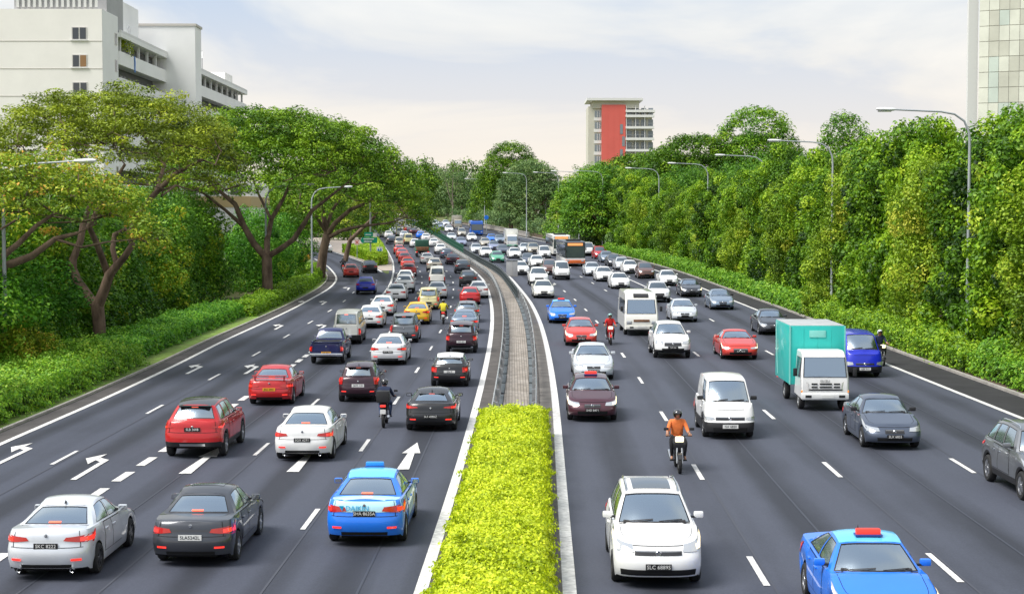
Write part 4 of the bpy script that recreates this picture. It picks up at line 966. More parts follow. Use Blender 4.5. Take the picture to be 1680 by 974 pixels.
def rider_mesh(top, legs, feet='skin', arms='skin'):
    J = dict(pel=(-.28, 0, .92, .155), bel=(-.26, 0, 1.05, .15), che=(-.20, 0, 1.27, .165), nek=(-.16, 0, 1.44, .06), hed=(-.12, 0, 1.55, .09), top=(-.11, 0, 1.63, .07))
    E = [('pel', 'bel', top), ('bel', 'che', top), ('che', 'nek', top), ('nek', 'hed', 'skin'), ('hed', 'top', 'skin')]
    for n_, sg in (('l', 1), ('r', -1)):
        J.update({'sh' + n_: (-.20, sg * .19, 1.36, .075), 'ua' + n_: (-.10, sg * .25, 1.22, .058), 'el' + n_: (.02, sg * .29, 1.10, .048), 'fa' + n_: (.16, sg * .31, 1.06, .040), 'wr' + n_: (.25, sg * .315, 1.04, .030), 'ha' + n_: (.305, sg * .32, 1.045, .040),
                  'hp' + n_: (-.24, sg * .10, .89, .105), 'th' + n_: (-.02, sg * .17, .86, .085), 'kn' + n_: (.20, sg * .20, .80, .065), 'ca' + n_: (.16, sg * .19, .58, .055), 'an' + n_: (.10, sg * .18, .40, .040), 'to' + n_: (.27, sg * .19, .355, .036)})
        E += [('che', 'sh' + n_, top), ('sh' + n_, 'ua' + n_, top), ('ua' + n_, 'el' + n_, top), ('el' + n_, 'fa' + n_, arms), ('fa' + n_, 'wr' + n_, arms), ('wr' + n_, 'ha' + n_, 'skin'),
              ('pel', 'hp' + n_, legs), ('hp' + n_, 'th' + n_, legs), ('th' + n_, 'kn' + n_, legs), ('kn' + n_, 'ca' + n_, legs), ('ca' + n_, 'an' + n_, legs), ('an' + n_, 'to' + n_, feet)]
    ck = ('rider', top, legs, feet, arms)
    if ck not in CACHE:
        names = list(J); me = bpy.data.meshes.new('person'); me.from_pydata([J[n_][:3] for n_ in names], [(names.index(a), names.index(b)) for a, b, _ in E], [])
        ob = bpy.data.objects.new('person', me); col.objects.link(ob)
        sk = ob.modifiers.new('skin', 'SKIN'); sk.use_smooth_shade = True; ob.modifiers.new('sub', 'SUBSURF').levels = 2
        if not me.skin_vertices: 
            bm = bmesh.new(); bm.from_mesh(me); bm.verts.layers.skin.verify(); bm.to_mesh(me); bm.free()
        for i, n_ in enumerate(names):
            sv = me.skin_vertices[0].data[i]; rr_ = J[n_][3]; sv.radius = (rr_, rr_); sv.use_root = (n_ == 'pel')
        bpy.context.view_layer.update()
        m2 = bpy.data.meshes.new_from_object(ob.evaluated_get(bpy.context.evaluated_depsgraph_get())); bpy.data.objects.remove(ob)
        keys = list(dict.fromkeys([e_[2] for e_ in E])); m2.materials.clear()
        for k in keys: m2.materials.append(MATS[k])
        A = np.array([J[a][:3] for a, b, _ in E]); B = np.array([J[b][:3] for a, b, _ in E]); rad = np.array([min(J[a][3], J[b][3]) for a, b, _ in E])
        for p in m2.polygons:
            c_ = np.array(p.center); ab = B - A; t = np.clip(((c_ - A) * ab).sum(1) / (ab * ab).sum(1), 0, 1); d = np.linalg.norm(A + ab * t[:, None] - c_, axis=1) - rad
            p.material_index = keys.index(E[int(np.argmin(d))][2]); p.use_smooth = True
        # fingers curled round the grips, a thumb on the inner side
        fb = MB()
        for sg in (1, -1):
            for k in range(4):
                y = sg * (.285 + .024 * k); fb.tube([(.285, y, 1.065), (.325, y, 1.060), (.342, y, 1.03), (.325, y, 1.005), (.305, y, 1.0)], [.011, .011, .010, .009, .007], 'skin', n=6)
            fb.tube([(.275, sg * .285, 1.05), (.285, sg * .262, 1.02), (.305, sg * .258, 1.0)], [.012, .011, .008], 'skin', n=6)
        fm = fb.mesh('fingers'); bm = bmesh.new(); bm.from_mesh(m2); k0 = len(bm.faces); bm.from_mesh(fm); bm.faces.ensure_lookup_table()
        for f_ in bm.faces[k0:]: f_.material_index = keys.index('skin'); f_.smooth = True
        # nose
        bm.to_mesh(m2); bm.free(); CACHE[ck] = m2
    return CACHE[ck]
def rider(Mx, label, group, top, legs, helmet, feet='skin', arms='skin'):
    root = link('person', rider_mesh(top, legs, feet, arms)); root.matrix_world = Mx; tag(root, label, 'person', group)
    m = MB(); P = []
    for i in range(11):
        th = math.pi * i / 10 * .80; P.append([(-.115 + .145 * math.sin(th) * math.cos(a), .132 * math.sin(th) * math.sin(a), 1.585 + .135 * math.cos(th)) for a in np.linspace(0, 2 * math.pi, 21)])
    V = []
    for i in range(10):
        for k in range(20):
            a = (k + .5) * math.pi * 2 / 20; a = a if a < math.pi else a - 2 * math.pi
            if abs(a) < .95 and i >= 5: continue
            m.quad(P[i][k], P[i][k + 1], P[i + 1][k + 1], P[i + 1][k], helmet)
    m.build('helmet', root)
    m = MB(); m.grid([[(-.115 + .150 * math.sin(t) * math.cos(a), .137 * math.sin(t) * math.sin(a), 1.585 + .135 * math.cos(t)) for a in np.linspace(-.95, .95, 9)] for t in (1.0, 1.2, 1.38)], 'visor'); m.build('visor', root)
    m = MB(); m.tube([(-.03, 0, 1.575), (-.008, 0, 1.548), (-.026, 0, 1.54)], [.010, .014, .010], 'skin', n=6); m.build('nose', root)
    for sg in (1, -1): m = MB(); m.tube([(-.035, sg * .034, 1.582), (-.026, sg * .034, 1.582)], .011, 'interior_dark', n=6); m.build('eye', root)
    m = MB(); m.tube([(-.028, -.025, 1.515), (-.022, 0, 1.513), (-.028, .025, 1.515)], .006, 'cloth_red', n=5); m.build('mouth', root)
    return root

for a_ in (('cloth_orange', 'cloth_dark', 'skin', 'skin'), ('cloth_navy', 'cloth_jeans', 'cloth_dark', 'cloth_navy'), ('cloth_yellow', 'cloth_dark', 'cloth_dark', 'cloth_yellow'), ('cloth_red', 'cloth_dark', 'cloth_dark', 'skin'), ('cloth_navy', 'cloth_dark', 'cloth_dark', 'skin'), ('cloth_dark', 'cloth_dark', 'cloth_dark', 'cloth_dark')): rider_mesh(*a_)
# ------------------------------------------------------------------ foliage
def leaf_mat(name, dark, midc, light, extra=None, transl=0.24):
    mt = bpy.data.materials.new(name); mt.use_nodes = True; T = mt.node_tree; MATS[name] = mt; b = T.nodes['Principled BSDF']; o = T.nodes['Material Output']
    a = N(T, 'ShaderNodeAttribute', attribute_name='tint'); oi = N(T, 'ShaderNodeObjectInfo')
    ad = N(T, 'ShaderNodeMath', operation='MULTIPLY_ADD'); ad.inputs[1].default_value = 0.16; T.links.new(oi.outputs['Random'], ad.inputs[0]); T.links.new(a.outputs['Fac'], ad.inputs[2])
    sb = N(T, 'ShaderNodeMath', operation='SUBTRACT'); sb.inputs[1].default_value = 0.08; T.links.new(ad.outputs[0], sb.inputs[0])
    r = N(T, 'ShaderNodeValToRGB'); T.links.new(sb.outputs[0], r.inputs[0]); el = r.color_ramp.elements
    el[0].position = 0.0; el[0].color = (*dark, 1); el[1].position = 0.80; el[1].color = (*light, 1); k = el.new(0.45); k.color = (*midc, 1)
    if extra: k = el.new(1.0); k.color = (*extra, 1)
    T.links.new(r.outputs[0], b.inputs['Base Color']); b.inputs['Roughness'].default_value = 0.5; b.inputs['Specular IOR Level'].default_value = 0.3
    tl = N(T, 'ShaderNodeBsdfTranslucent'); T.links.new(r.outputs[0], tl.inputs[0]); ms = N(T, 'ShaderNodeMixShader'); ms.inputs[0].default_value = transl
    T.links.new(b.outputs[0], ms.inputs[1]); T.links.new(tl.outputs[0], ms.inputs[2]); T.links.new(ms.outputs[0], o.inputs[0])
leaf_mat('leaf_wall', (.012, .045, .004), (.110, .255, .009), (.36, .56, .022), (.48, .60, .04))
leaf_mat('leaf_wall_yellow', (.030, .072, .006), (.160, .285, .014), (.40, .56, .034), (.52, .54, .06))
leaf_mat('leaf_dark', (.010, .045, .006), (.068, .200, .012), (.22, .42, .024), (.34, .46, .04))
leaf_mat('leaf_dark_tip', (.012, .050, .006), (.085, .235, .013), (.26, .46, .022), (.66, .58, .03))
leaf_mat('leaf_rain', (.012, .042, .004), (.085, .200, .008), (.28, .46, .020), (.36, .48, .035))
leaf_mat('leaf_olive', (.045, .075, .008), (.235, .315, .016), (.52, .60, .035), (.62, .50, .06))
leaf_mat('leaf_orange', (.055, .095, .010), (.22, .37, .020), (.52, .58, .04), (.85, .40, .08))
leaf_mat('leaf_hedge', (.22, .33, .010), (.56, .67, .015), (.78, .82, .04), (.82, .80, .10))
leaf_mat('leaf_shrub', (.030, .105, .008), (.110, .285, .016), (.29, .52, .03), (.40, .52, .05))
leaf_mat('leaf_lime', (.055, .150, .008), (.20, .39, .012), (.42, .60, .03), (.54, .62, .05))
leaf_mat('leaf_bright', (.020, .100, .008), (.085, .280, .016), (.25, .52, .03), (.38, .54, .05))
leaf_mat('leaf_far_haze', (0.066, 0.142, 0.053), (0.142, 0.246, 0.076), (0.265, 0.378, 0.113), (0.378, 0.416, 0.170))  # distance haze put into the leaf colour: paler and greyer than near leaves
mat('bark', (.21, .145, .105), rough=.95, noise=.45, nscale=2.2, bump=.9, stretch=(1, 1, .35), dirt=(.085, .056, .04))
mat('bark_pale', (.22, .18, .15), rough=.95, noise=.35, nscale=2.5)
mat('twig', (.06, .042, .030), rough=.95)

def leaves(name, C, Nn, size, tint, key, aspect=0.55):
    n = len(C); Nn = Nn / (np.linalg.norm(Nn, axis=1, keepdims=True) + 1e-9)
    q = rng.normal(size=(n, 3)); t = np.cross(Nn, q); t /= (np.linalg.norm(t, axis=1, keepdims=True) + 1e-9); b = np.cross(Nn, t)
    l = (size * .5)[:, None]; w = l * aspect
    V = np.empty((n, 4, 3)); V[:, 0] = C - t * l; V[:, 1] = C + b * w + t * l * .1 ; V[:, 2] = C + t * l - Nn * l * .25; V[:, 3] = C - b * w + t * l * .1
    me = bpy.data.meshes.new(name); me.vertices.add(n * 4); me.vertices.foreach_set('co', V.astype(np.float32).ravel())
    me.loops.add(n * 4); me.loops.foreach_set('vertex_index', np.arange(n * 4, dtype=np.int32)); me.polygons.add(n); me.polygons.foreach_set('loop_start', np.arange(0, n * 4, 4, dtype=np.int32))
    a = me.attributes.new('tint', 'FLOAT', 'FACE'); a.data.foreach_set('value', np.clip(tint, 0, 1).astype(np.float32))
    me.materials.append(MATS[key]); me.update(calc_edges=True)
    return me
def clumps(cent, rad, per, size, tbase, tvar=.16, up=.55, flat=1.0, shell=.55):
    """leaf positions, normals, sizes, tints for a set of clumps"""
    cent = np.asarray(cent, float); k = len(cent); rad = np.broadcast_to(np.asarray(rad, float), (k,)); tb = np.broadcast_to(np.asarray(tbase, float), (k,))
    d = rng.normal(size=(k, per, 3)); d /= np.linalg.norm(d, axis=2, keepdims=True); rr_ = rng.uniform(shell, 1.0, (k, per, 1)) ** .7
    off = d * rr_ * rad[:, None, None]; off[:, :, 2] *= flat
    C = (cent[:, None, :] + off).reshape(-1, 3); Nn = (d * .8 + np.array([0, 0, up]) + rng.normal(size=d.shape) * .45).reshape(-1, 3)
    t = (tb[:, None] + rng.normal(size=(k, per)) * tvar).ravel(); s = rng.uniform(.7, 1.3, k * per) * size
    return C, Nn, s, t
def crown_mesh(name, cent, rad, per, size, key, tbase, aspect=.55, **kw):
    return leaves(name, *(lambda r_: (r_[0], r_[1], r_[2], r_[3]))(clumps(cent, rad, per, size, tbase, **kw)), key, aspect)

def thin(P, d):
    K = np.empty_like(P); n = 0
    for p in P:
        if n == 0 or np.min(((K[:n] - p) ** 2).sum(1)) > d * d: K[n] = p; n += 1
    return K[:n].copy()
def column_points(n, h, r, z0=.3, lump=.25, taper=.5):
    """points through the outer part of a tall uneven column, with a few bulges"""
    P = []; ph = rng.uniform(0, 6.28, 6)
    while len(P) < n:
        z = rng.uniform(0, 1) ** .9; a = rng.uniform(0, 6.28)
        prof = (1 - max(0, (z - .55) / .45) ** 2.2 * taper) * (.78 + .22 * min(1, z / .2))
        lumpy = 1 + lump * (math.sin(3 * a + ph[0] + 5 * z) * .5 + math.sin(2 * a + ph[1] - 8 * z) * .5 + math.sin(11 * z + ph[2]) * .4)
        q = rng.uniform(.35, 1) ** .5
        P.append((math.cos(a) * r * prof * lumpy * q, math.sin(a) * r * prof * lumpy * q, z0 + z * (h - z0)))
    return np.array(P)
def blob_points(n, rx, ry, h, z0=.2):
    P = []; ph = rng.uniform(0, 6.28, 4)
    while len(P) < n:
        d = rng.normal(size=3); d /= np.linalg.norm(d); d[2] = abs(d[2]); a = math.atan2(d[1], d[0]); q = rng.uniform(.5, 1) ** .5
        l = 1 + .18 * math.sin(3 * a + ph[0]) + .14 * math.sin(5 * a + 4 * d[2] + ph[1])
        P.append((d[0] * rx * q * l, d[1] * ry * q * l, z0 + d[2] * (h - z0) * q * l))
    return np.array(P)
def trunk_obj(name, paths, parent, key='bark', n=9):
    m = MB()
    for path in paths: m.tube([p[:3] for p in path], [p[3] for p in path], key, n=n)
    return m.build(name, parent, sharp=80)

# tall wall trees: several kinds of column, each mesh shared by a few trees
def wall_kind(h, r, key, leaf, per, ncl, tb, tv=.17, lump=.28, taper=.5, crad=.90):
    P = thin(column_points(ncl * 5, h, r, lump=lump, taper=taper), crad * .98); ncl = len(P)
    return crown_mesh('crown', P, rng.uniform(.7, 1.25, ncl) * crad * .84, per, leaf, key, rng.normal(tb, .19, ncl), tvar=tv - .06, aspect=.6)
WALL = [wall_kind(11.0, 2.4, 'leaf_wall', .25, 200, 200, .42, lump=.4), wall_kind(11.5, 2.2, 'leaf_wall', .22, 220, 200, .50, lump=.45), wall_kind(10.2, 2.5, 'leaf_wall_yellow', .18, 240, 180, .45, lump=.35),
        wall_kind(11.8, 2.1, 'leaf_wall', .26, 200, 180, .36, lump=.5, taper=.7, crad=1.0), wall_kind(10.0, 2.6, 'leaf_wall_yellow', .19, 230, 190, .55, lump=.4)]
DARK = [wall_kind(7.6, 2.4, 'leaf_dark', .22, 150, 240, .45), wall_kind(8.0, 2.3, 'leaf_dark_tip', .19, 170, 250, .46), wall_kind(7.0, 2.6, 'leaf_dark_tip', .20, 160, 230, .55)]
BRIGHT = wall_kind(6.5, 2.6, 'leaf_bright', .20, 160, 230, .45)
TRUNKM = None
def column_tree(name, me, loc, sc, rz, label, group, trunk=True, cat='tree'):
    root = empty(name, loc, rz); tag(root, label, cat, group)
    c_ = link('crown', me, root); c_.scale = sc
    global TRUNKM
    if TRUNKM is None:
        m = MB(); m.tube([(0, 0, 0), (.05, .02, 1.5), (-.05, .05, 4), (.05, 0, 7)], [.20, .16, .12, .05], 'bark_pale', n=8); m.tube([(.05, .02, 1.5), (.5, .2, 3.2), (.7, .4, 5)], [.10, .08, .03], 'bark_pale', n=6); TRUNKM = m.mesh('trunk')
    if trunk: t_ = link('trunk', TRUNKM, root); t_.scale = (1, 1, sc[2])
    return root

ORD = ['first', 'second', 'third', 'fourth', 'fifth', 'sixth', 'seventh', 'eighth', 'ninth', 'tenth', 'eleventh', 'twelfth', 'thirteenth', 'fourteenth', 'fifteenth', 'sixteenth', 'seventeenth', 'eighteenth', 'nineteenth', 'twentieth'] + ['%dst' % k if k % 10 == 1 else '%dnd' % k if k % 10 == 2 else '%drd' % k if k % 10 == 3 else '%dth' % k for k in range(21, 60)]
KINDS = ['bright green leafy tree', 'mid green bushy tree', 'yellowish small-leaved tree', 'tall narrow green tree', 'olive yellow bushy tree']
# the wall of trees beside the oncoming carriageway, front row then back row
y = 44.0; i = 0
hs = {0: 1.16, 1: 1.10, 2: 1.06}
while y < 262:
    k = [3, 4, 1, 0, 3, 1, 2, 0, 1, 3, 0, 4, 1, 0, 3, 0][i % 16]; s = rng.uniform(.84, 1.14) * (1.12 if y < 62 else 1.0) * (1.0 if y < 150 else .88)
    x = float(RE(y)) + 6.2 + rng.uniform(-.6, .7)
    column_tree('roadside_tree', WALL[k], (x, y, float(zg(y)) - .1), (.92, .92, s), rng.uniform(0, 6.28), f'{KINDS[k]}, {ORD[i]} along the oncoming verge', 'front row of trees along the verge', True)
    y += 3.9 + rng.uniform(-.5, .6) + (0 if y < 150 else .6); i += 1
y = 46.0; i = 0
while y < 250:
    k = [0, 1, 0][i % 3]; x = float(RE(y)) + 11.0 + rng.uniform(-.8, 1.2); s = rng.uniform(1.35, 1.58)  # darker leaf meshes, so shade in the gaps comes from their colour
    column_tree('roadside_tree', DARK[k], (x, y, float(zg(y))), (1.35, 1.35, s), rng.uniform(0, 6.28), f'dark green tree, {ORD[i]} in the back row of the oncoming verge', 'back row of trees along the verge', False)
    y += 5.0 + rng.uniform(-.6, .6); i += 1

# dark tall shrubs behind the verge of the receding carriageway
y = 52.0; i = 0
while y < 128:
    k = [1, 0, 2, 1, 0, 1, 2, 2, 1][i % 9]; x = float(LE(y)) - 9.6 + rng.uniform(-.5, .5) - (2.2 if y < 74 else 0); s = rng.uniform(.92, 1.08) * (1.0 if y > 76 else .9)
    column_tree('tall_shrub', DARK[k], (x, y, float(zg(y))), (1.1, 1.1, s), rng.uniform(0, 6.28), f'tall dark green shrub with {["plain", "yellow-tipped", "olive-tipped"][k]} leaves, {ORD[i]} along the receding verge', 'tall shrubs behind the receding verge', False, 'shrub')
    y += 3.6 + rng.uniform(-.3, .4); i += 1
y = 60.0; i = 0
while y < 150:
    x = float(LE(y)) - 15.5 + rng.uniform(-1, 1)
    column_tree('tall_shrub', DARK[i % 2], (x, y, float(zg(y))), (1.3, 1.3, rng.uniform(1.05, 1.25)), rng.uniform(0, 6.28), f'dark green tree in the row behind the tall shrubs, {ORD[i]} going away', 'trees behind the tall shrubs', True)
    y += 7 + rng.uniform(-1, 1); i += 1
for j, (px, py, s) in enumerate([(462, 478, 1.0), (478, 470, .95), (497, 463, 1.0), (455, 470, 1.1)]):
    p = at(px, py); column_tree('bamboo_clump', BRIGHT, (p[0] - 2.2, p[1] + 1, p[2]), (.95, .95, s), j * 1.3, f'bright green feathery clump beyond the lamp post, {ORD[j]} counting away', 'bright green clumps by the slip road', False, 'plant')
for j, (px, py, s) in enumerate([(25, 640, .85), (70, 620, .80), (-40, 660, .9), (110, 605, .75)]):
    p = at(px, py); column_tree('leafy_shrub', BRIGHT, (p[0] - 3.2, p[1] + 3, p[2]), (1.0, 1.0, s), j * 1.7, f'mid-height bright green shrub below the orange-tinged tree, {ORD[j]} going away', 'shrubs below the orange-tinged tree', False, 'shrub')

# umbrella trees: limbs traced, twigs grown to the canopy, leaves in flat tufts
def grow(root, limbs, targets, r0=.05, sag=.3):
    nodes = [np.array(p[:3]) for l in limbs for p in l[len(l) // 2:]]; paths = [list(map(tuple, l)) for l in limbs]
    T_ = sorted(targets, key=lambda t: min(np.linalg.norm(t - n_) for n_ in nodes))
    for t in T_:
        d = [np.linalg.norm(t - n_) + (2.5 if n_[2] > t[2] + .2 else 0) for n_ in nodes]; k = int(np.argmin(d)); a = nodes[k]; L_ = np.linalg.norm(t - a)
        m1 = a + (t - a) * .35 + rng.normal(size=3) * .10 * L_ + np.array([0, 0, -.06 * L_]); m2 = a + (t - a) * .7 + rng.normal(size=3) * .07 * L_
        r_ = min(.11, .022 + .012 * L_); paths.append([(*a, r_), (*m1, r_ * .8), (*m2, r_ * .55), (*t, r_ * .25)]); nodes += [m1, m2, t]
    return paths
def umbrella(name, base, limbs, centre, rx, ry, h, ntuft, key, leaf, per, tb, label, tuft=(1.0, .5), ntwig=60, gap=0.0, bark='bark', tv=.10, edge=0.25, zskew=0.0, layers=2):
    base = np.array(base, float); root = empty(name, tuple(base)); tag(root, label, 'tree')
    L_ = [[(*(np.array(p[:3]) - base), p[3]) for p in l] for l in limbs]; c0 = np.array(centre) - base
    P = []
    ph = rng.uniform(0, 6.28, 4)
    while len(P) < ntuft * 2:
        a = rng.uniform(0, 6.28); q = math.sqrt(rng.uniform(0, 1)) * (1 + .10 * math.sin(3 * a + ph[0]) + .07 * math.sin(7 * a + ph[1])); lay = rng.integers(0, layers)
        z = h * math.sqrt(max(0, 1 - min(1, q) ** 2)) * (1 - .33 * lay) - edge * h * q ** 3
        x_, y_ = math.cos(a) * rx * q, math.sin(a) * ry * q
        if gap and math.sin(x_ * 1.3 + ph[2]) * math.sin(y_ * 1.1 + ph[3]) + .6 * math.sin(x_ * 2.9 + z) > 1 - gap: continue
        P.append((x_, y_, z + rng.normal() * .25 + zskew * x_))
    P = thin(np.array(P), tuft[0] * .80) + c0; idx = rng.choice(len(P), min(ntwig, len(P)), replace=False)
    trunk_obj('trunk', grow(root, L_, [P[k] - np.array([0, 0, .25]) for k in idx]), root, bark, n=7)
    me = crown_mesh('crown', P, rng.uniform(.7, 1.3, len(P)) * tuft[0], per, leaf, key, rng.normal(tb, .15, len(P)), tvar=tv, up=1.1, flat=tuft[1], shell=.35, aspect=.5)
    link('crown', me, root); return root
def limb(Y, pts, jit=0.0, drift=0.0):
    n = len(pts); return [(*atY(px, py, Y + drift * k / max(1, n - 1)), r) for k, (px, py, r) in enumerate(pts)]
b1 = at(165, 582); Y1 = b1[1]
limbs1 = [limb(Y1, [(165,592,.40),(164,560,.34),(163,530,.33),(160,498,.34)]), limb(Y1, [(161,505,.27),(148,490,.25),(128,462,.23),(119,440,.21),(120,425,.20),(132,395,.18),(136,370,.17),(148,335,.12),(128,292,.07)], drift=1.5),
          limb(Y1, [(161,502,.30),(172,474,.27),(180,450,.25),(188,440,.22),(204,422,.18),(217,402,.16),(212,386,.14),(224,354,.15),(256,316,.14),(286,286,.11),(332,262,.07)], drift=-2.0), limb(Y1, [(178,452,.19),(168,425,.17),(158,398,.16),(146,372,.15),(172,322,.11),(205,270,.07)], drift=-3),
          limb(Y1, [(192,436,.15),(185,408,.14),(188,385,.13),(205,376,.12),(216,390,.10)], drift=.5), limb(Y1, [(150,335,.11),(80,300,.09),(20,270,.06)], drift=3), limb(Y1, [(255,318,.12),(270,270,.10),(230,215,.07)], drift=4)]
umbrella('rain_tree', b1, limbs1, atY(180, 272, Y1 + 2), 7.0, 7.0, 3.6, 800, 'leaf_olive', .17, 120, .46, 'spreading olive-green tree with forked trunk beside the white apartment block', (.80, .36), 190, gap=.60, edge=.18)
b0 = at(-70, 640); Y0 = 68.0; b0 = np.array([atY(-75, 600, Y0)[0], Y0, float(zg(Y0))])
limbs0 = [[(b0[0], Y0, -.1, .36), (b0[0] + .2, Y0, 3.0, .30), (*atY(-30, 450, Y0), .24)], limb(Y0, [(-30,452,.22),(10,436,.19),(52,420,.16),(90,392,.12),(128,382,.07)]), limb(Y0, [(-20,440,.18),(30,400,.13),(60,370,.10),(90,350,.06)], drift=2), limb(Y0, [(-40,460,.2),(-30,380,.14),(10,320,.08)], drift=-1)]
umbrella('rain_tree', b0, limbs0, atY(30, 356, Y0 + .8), 5.6, 5.5, 2.5, 560, 'leaf_orange', .17, 110, .46, 'orange-tinged feathery tree overhanging the lamp post by the verge hedge', (.75, .45), 90, gap=.35, tv=.2, edge=.25)
b2 = at(439, 492); Y2 = b2[1]
limbs2 = [limb(Y2, [(439,498,.48),(439,460,.44),(438,420,.42)]), limb(Y2, [(438,424,.30),(417,400,.28),(400,370,.25),(386,335,.20),(350,305,.12),(320,288,.07)]), limb(Y2, [(438,420,.28),(438,395,.25),(445,360,.20),(465,326,.14),(480,290,.08)], drift=3),
          limb(Y2, [(440,420,.26),(460,408,.24),(482,392,.22),(500,365,.19),(512,345,.16),(538,325,.12),(570,300,.07)], drift=-2), limb(Y2, [(400,372,.18),(370,345,.13),(335,318,.09),(300,300,.05)], drift=-3), limb(Y2, [(445,360,.14),(425,320,.1),(410,280,.06)], drift=4)]
umbrella('rain_tree', b2, limbs2, atY(462, 296, Y2), 10.6, 8.5, 5.2, 1500, 'leaf_rain', .24, 140, .50, 'broad dark green umbrella tree behind the second lamp post', (1.0, .5), 190, edge=.10, zskew=-.04)
b3 = at(526, 456); Y3 = b3[1]
limbs3 = [limb(Y3, [(524,462,.62),(527,440,.52),(531,410,.46),(537,385,.44)]), limb(Y3, [(537,388,.32),(533,365,.28),(527,335,.2),(515,305,.1)]), limb(Y3, [(538,384,.30),(550,366,.26),(576,343,.2),(604,332,.15),(634,308,.08)], drift=-3), limb(Y3, [(538,390,.24),(560,378,.2),(592,371,.15),(637,366,.10),(668,356,.06)], drift=-4),
          limb(Y3, [(535,375,.22),(545,345,.17),(565,315,.12),(580,290,.07)], drift=3), limb(Y3, [(535,380,.22),(515,350,.16),(490,330,.12),(465,315,.07)], drift=-3)]
umbrella('rain_tree', b3, limbs3, atY(572, 328, Y3), 8.0, 9, 4.3, 1000, 'leaf_rain', .25, 130, .47, 'leaning umbrella tree with thick bent trunk at the slip road bend', (1.1, .5), 130, edge=.30, zskew=-.10)
umbrella('rain_tree', b3 + np.array([-2, 40, 0]), [[(b3[0] - 2, b3[1] + 40, 0, .4), (b3[0] - 1, b3[1] + 40, 4, .3), (b3[0] + 2.5, b3[1] + 36, 7, .2)]], atY(640, 338, Y3 + 30), 4.9, 7, 3.2, 420, 'leaf_olive', .26, 60, .36, 'olive-green tree drooping over the far receding traffic', (1.0, .55), 60, edge=.55)
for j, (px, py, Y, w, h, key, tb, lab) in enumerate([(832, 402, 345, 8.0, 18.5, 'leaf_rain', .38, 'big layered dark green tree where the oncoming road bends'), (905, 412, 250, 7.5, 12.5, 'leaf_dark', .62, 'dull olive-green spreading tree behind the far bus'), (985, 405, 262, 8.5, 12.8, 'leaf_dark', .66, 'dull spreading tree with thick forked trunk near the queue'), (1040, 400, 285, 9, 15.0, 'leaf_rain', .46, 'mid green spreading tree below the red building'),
        (1140, 400, 235, 9.0, 17.0, 'leaf_rain', .40, 'flat-topped green tree rising behind the wall of trees'), (1240, 400, 235, 8.0, 21.0, 'leaf_dark', .55, 'tall domed dark green tree above the wall of trees'), (1385, 400, 225, 4.5, 19.8, 'leaf_dark', .55, 'small domed dark treetop behind the tall narrow trees'), (872, 400, 330, 8, 14.5, 'leaf_far_haze', .40, 'hazy green tree beyond the layered dark tree'), (1090, 400, 262, 8, 15.2, 'leaf_rain', .5, 'green treetop between the red building and the lamps')]):
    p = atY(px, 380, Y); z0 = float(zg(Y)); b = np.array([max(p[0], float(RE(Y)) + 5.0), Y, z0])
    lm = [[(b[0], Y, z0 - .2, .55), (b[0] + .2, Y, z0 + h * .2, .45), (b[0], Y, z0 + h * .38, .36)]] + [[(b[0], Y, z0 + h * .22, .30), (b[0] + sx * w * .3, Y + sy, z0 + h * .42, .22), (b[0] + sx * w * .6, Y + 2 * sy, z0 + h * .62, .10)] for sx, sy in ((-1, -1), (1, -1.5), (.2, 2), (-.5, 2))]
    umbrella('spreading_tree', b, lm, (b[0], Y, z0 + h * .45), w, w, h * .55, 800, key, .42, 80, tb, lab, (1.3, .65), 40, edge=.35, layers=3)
# far backdrop of trees where the road bends out of sight
FARM = [crown_mesh('crown', blob_points(170, 5.5, 5.5, 12, 1.0), rng.uniform(.9, 1.6, 170), 42, .50, k_, rng.normal(.45, .13, 170), tvar=.15) for k_ in ('leaf_far_haze', 'leaf_rain', 'leaf_far_haze')]
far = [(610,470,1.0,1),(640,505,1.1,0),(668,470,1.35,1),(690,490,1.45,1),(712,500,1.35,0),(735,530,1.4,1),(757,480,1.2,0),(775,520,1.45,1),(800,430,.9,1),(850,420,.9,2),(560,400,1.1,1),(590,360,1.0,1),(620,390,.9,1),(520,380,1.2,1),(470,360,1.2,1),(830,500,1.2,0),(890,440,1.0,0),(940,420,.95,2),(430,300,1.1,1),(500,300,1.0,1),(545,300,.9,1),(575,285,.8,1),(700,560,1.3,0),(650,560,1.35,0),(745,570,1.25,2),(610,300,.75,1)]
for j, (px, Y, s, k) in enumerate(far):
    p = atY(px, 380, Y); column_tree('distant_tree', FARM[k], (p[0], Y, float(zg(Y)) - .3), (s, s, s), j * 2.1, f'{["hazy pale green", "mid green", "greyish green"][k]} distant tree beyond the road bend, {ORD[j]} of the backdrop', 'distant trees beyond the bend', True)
p = atY(742, 380, 440); z0 = float(zg(440)); root = tag(empty('bare_tree', (p[0], 440, z0)), 'thin nearly bare tree standing before the distant trees', 'tree')
tg = [np.array([rng.uniform(-3.2, 3.2), rng.uniform(-2, 2), rng.uniform(6, 15.5)]) for _ in range(70)]
trunk_obj('trunk', grow(root, [[(0, 0, 0, .3), (.2, 0, 4, .22), (0, .2, 8, .15), (.3, 0, 12, .06)], [(0, 0, 4, .15), (-1.2, 0, 8, .1), (-1.8, 0, 11, .05)]], tg), root, 'bark_pale', n=5)
link('crown', crown_mesh('crown', np.array(tg), .7, 9, .35, 'leaf_far_haze', .6), root)

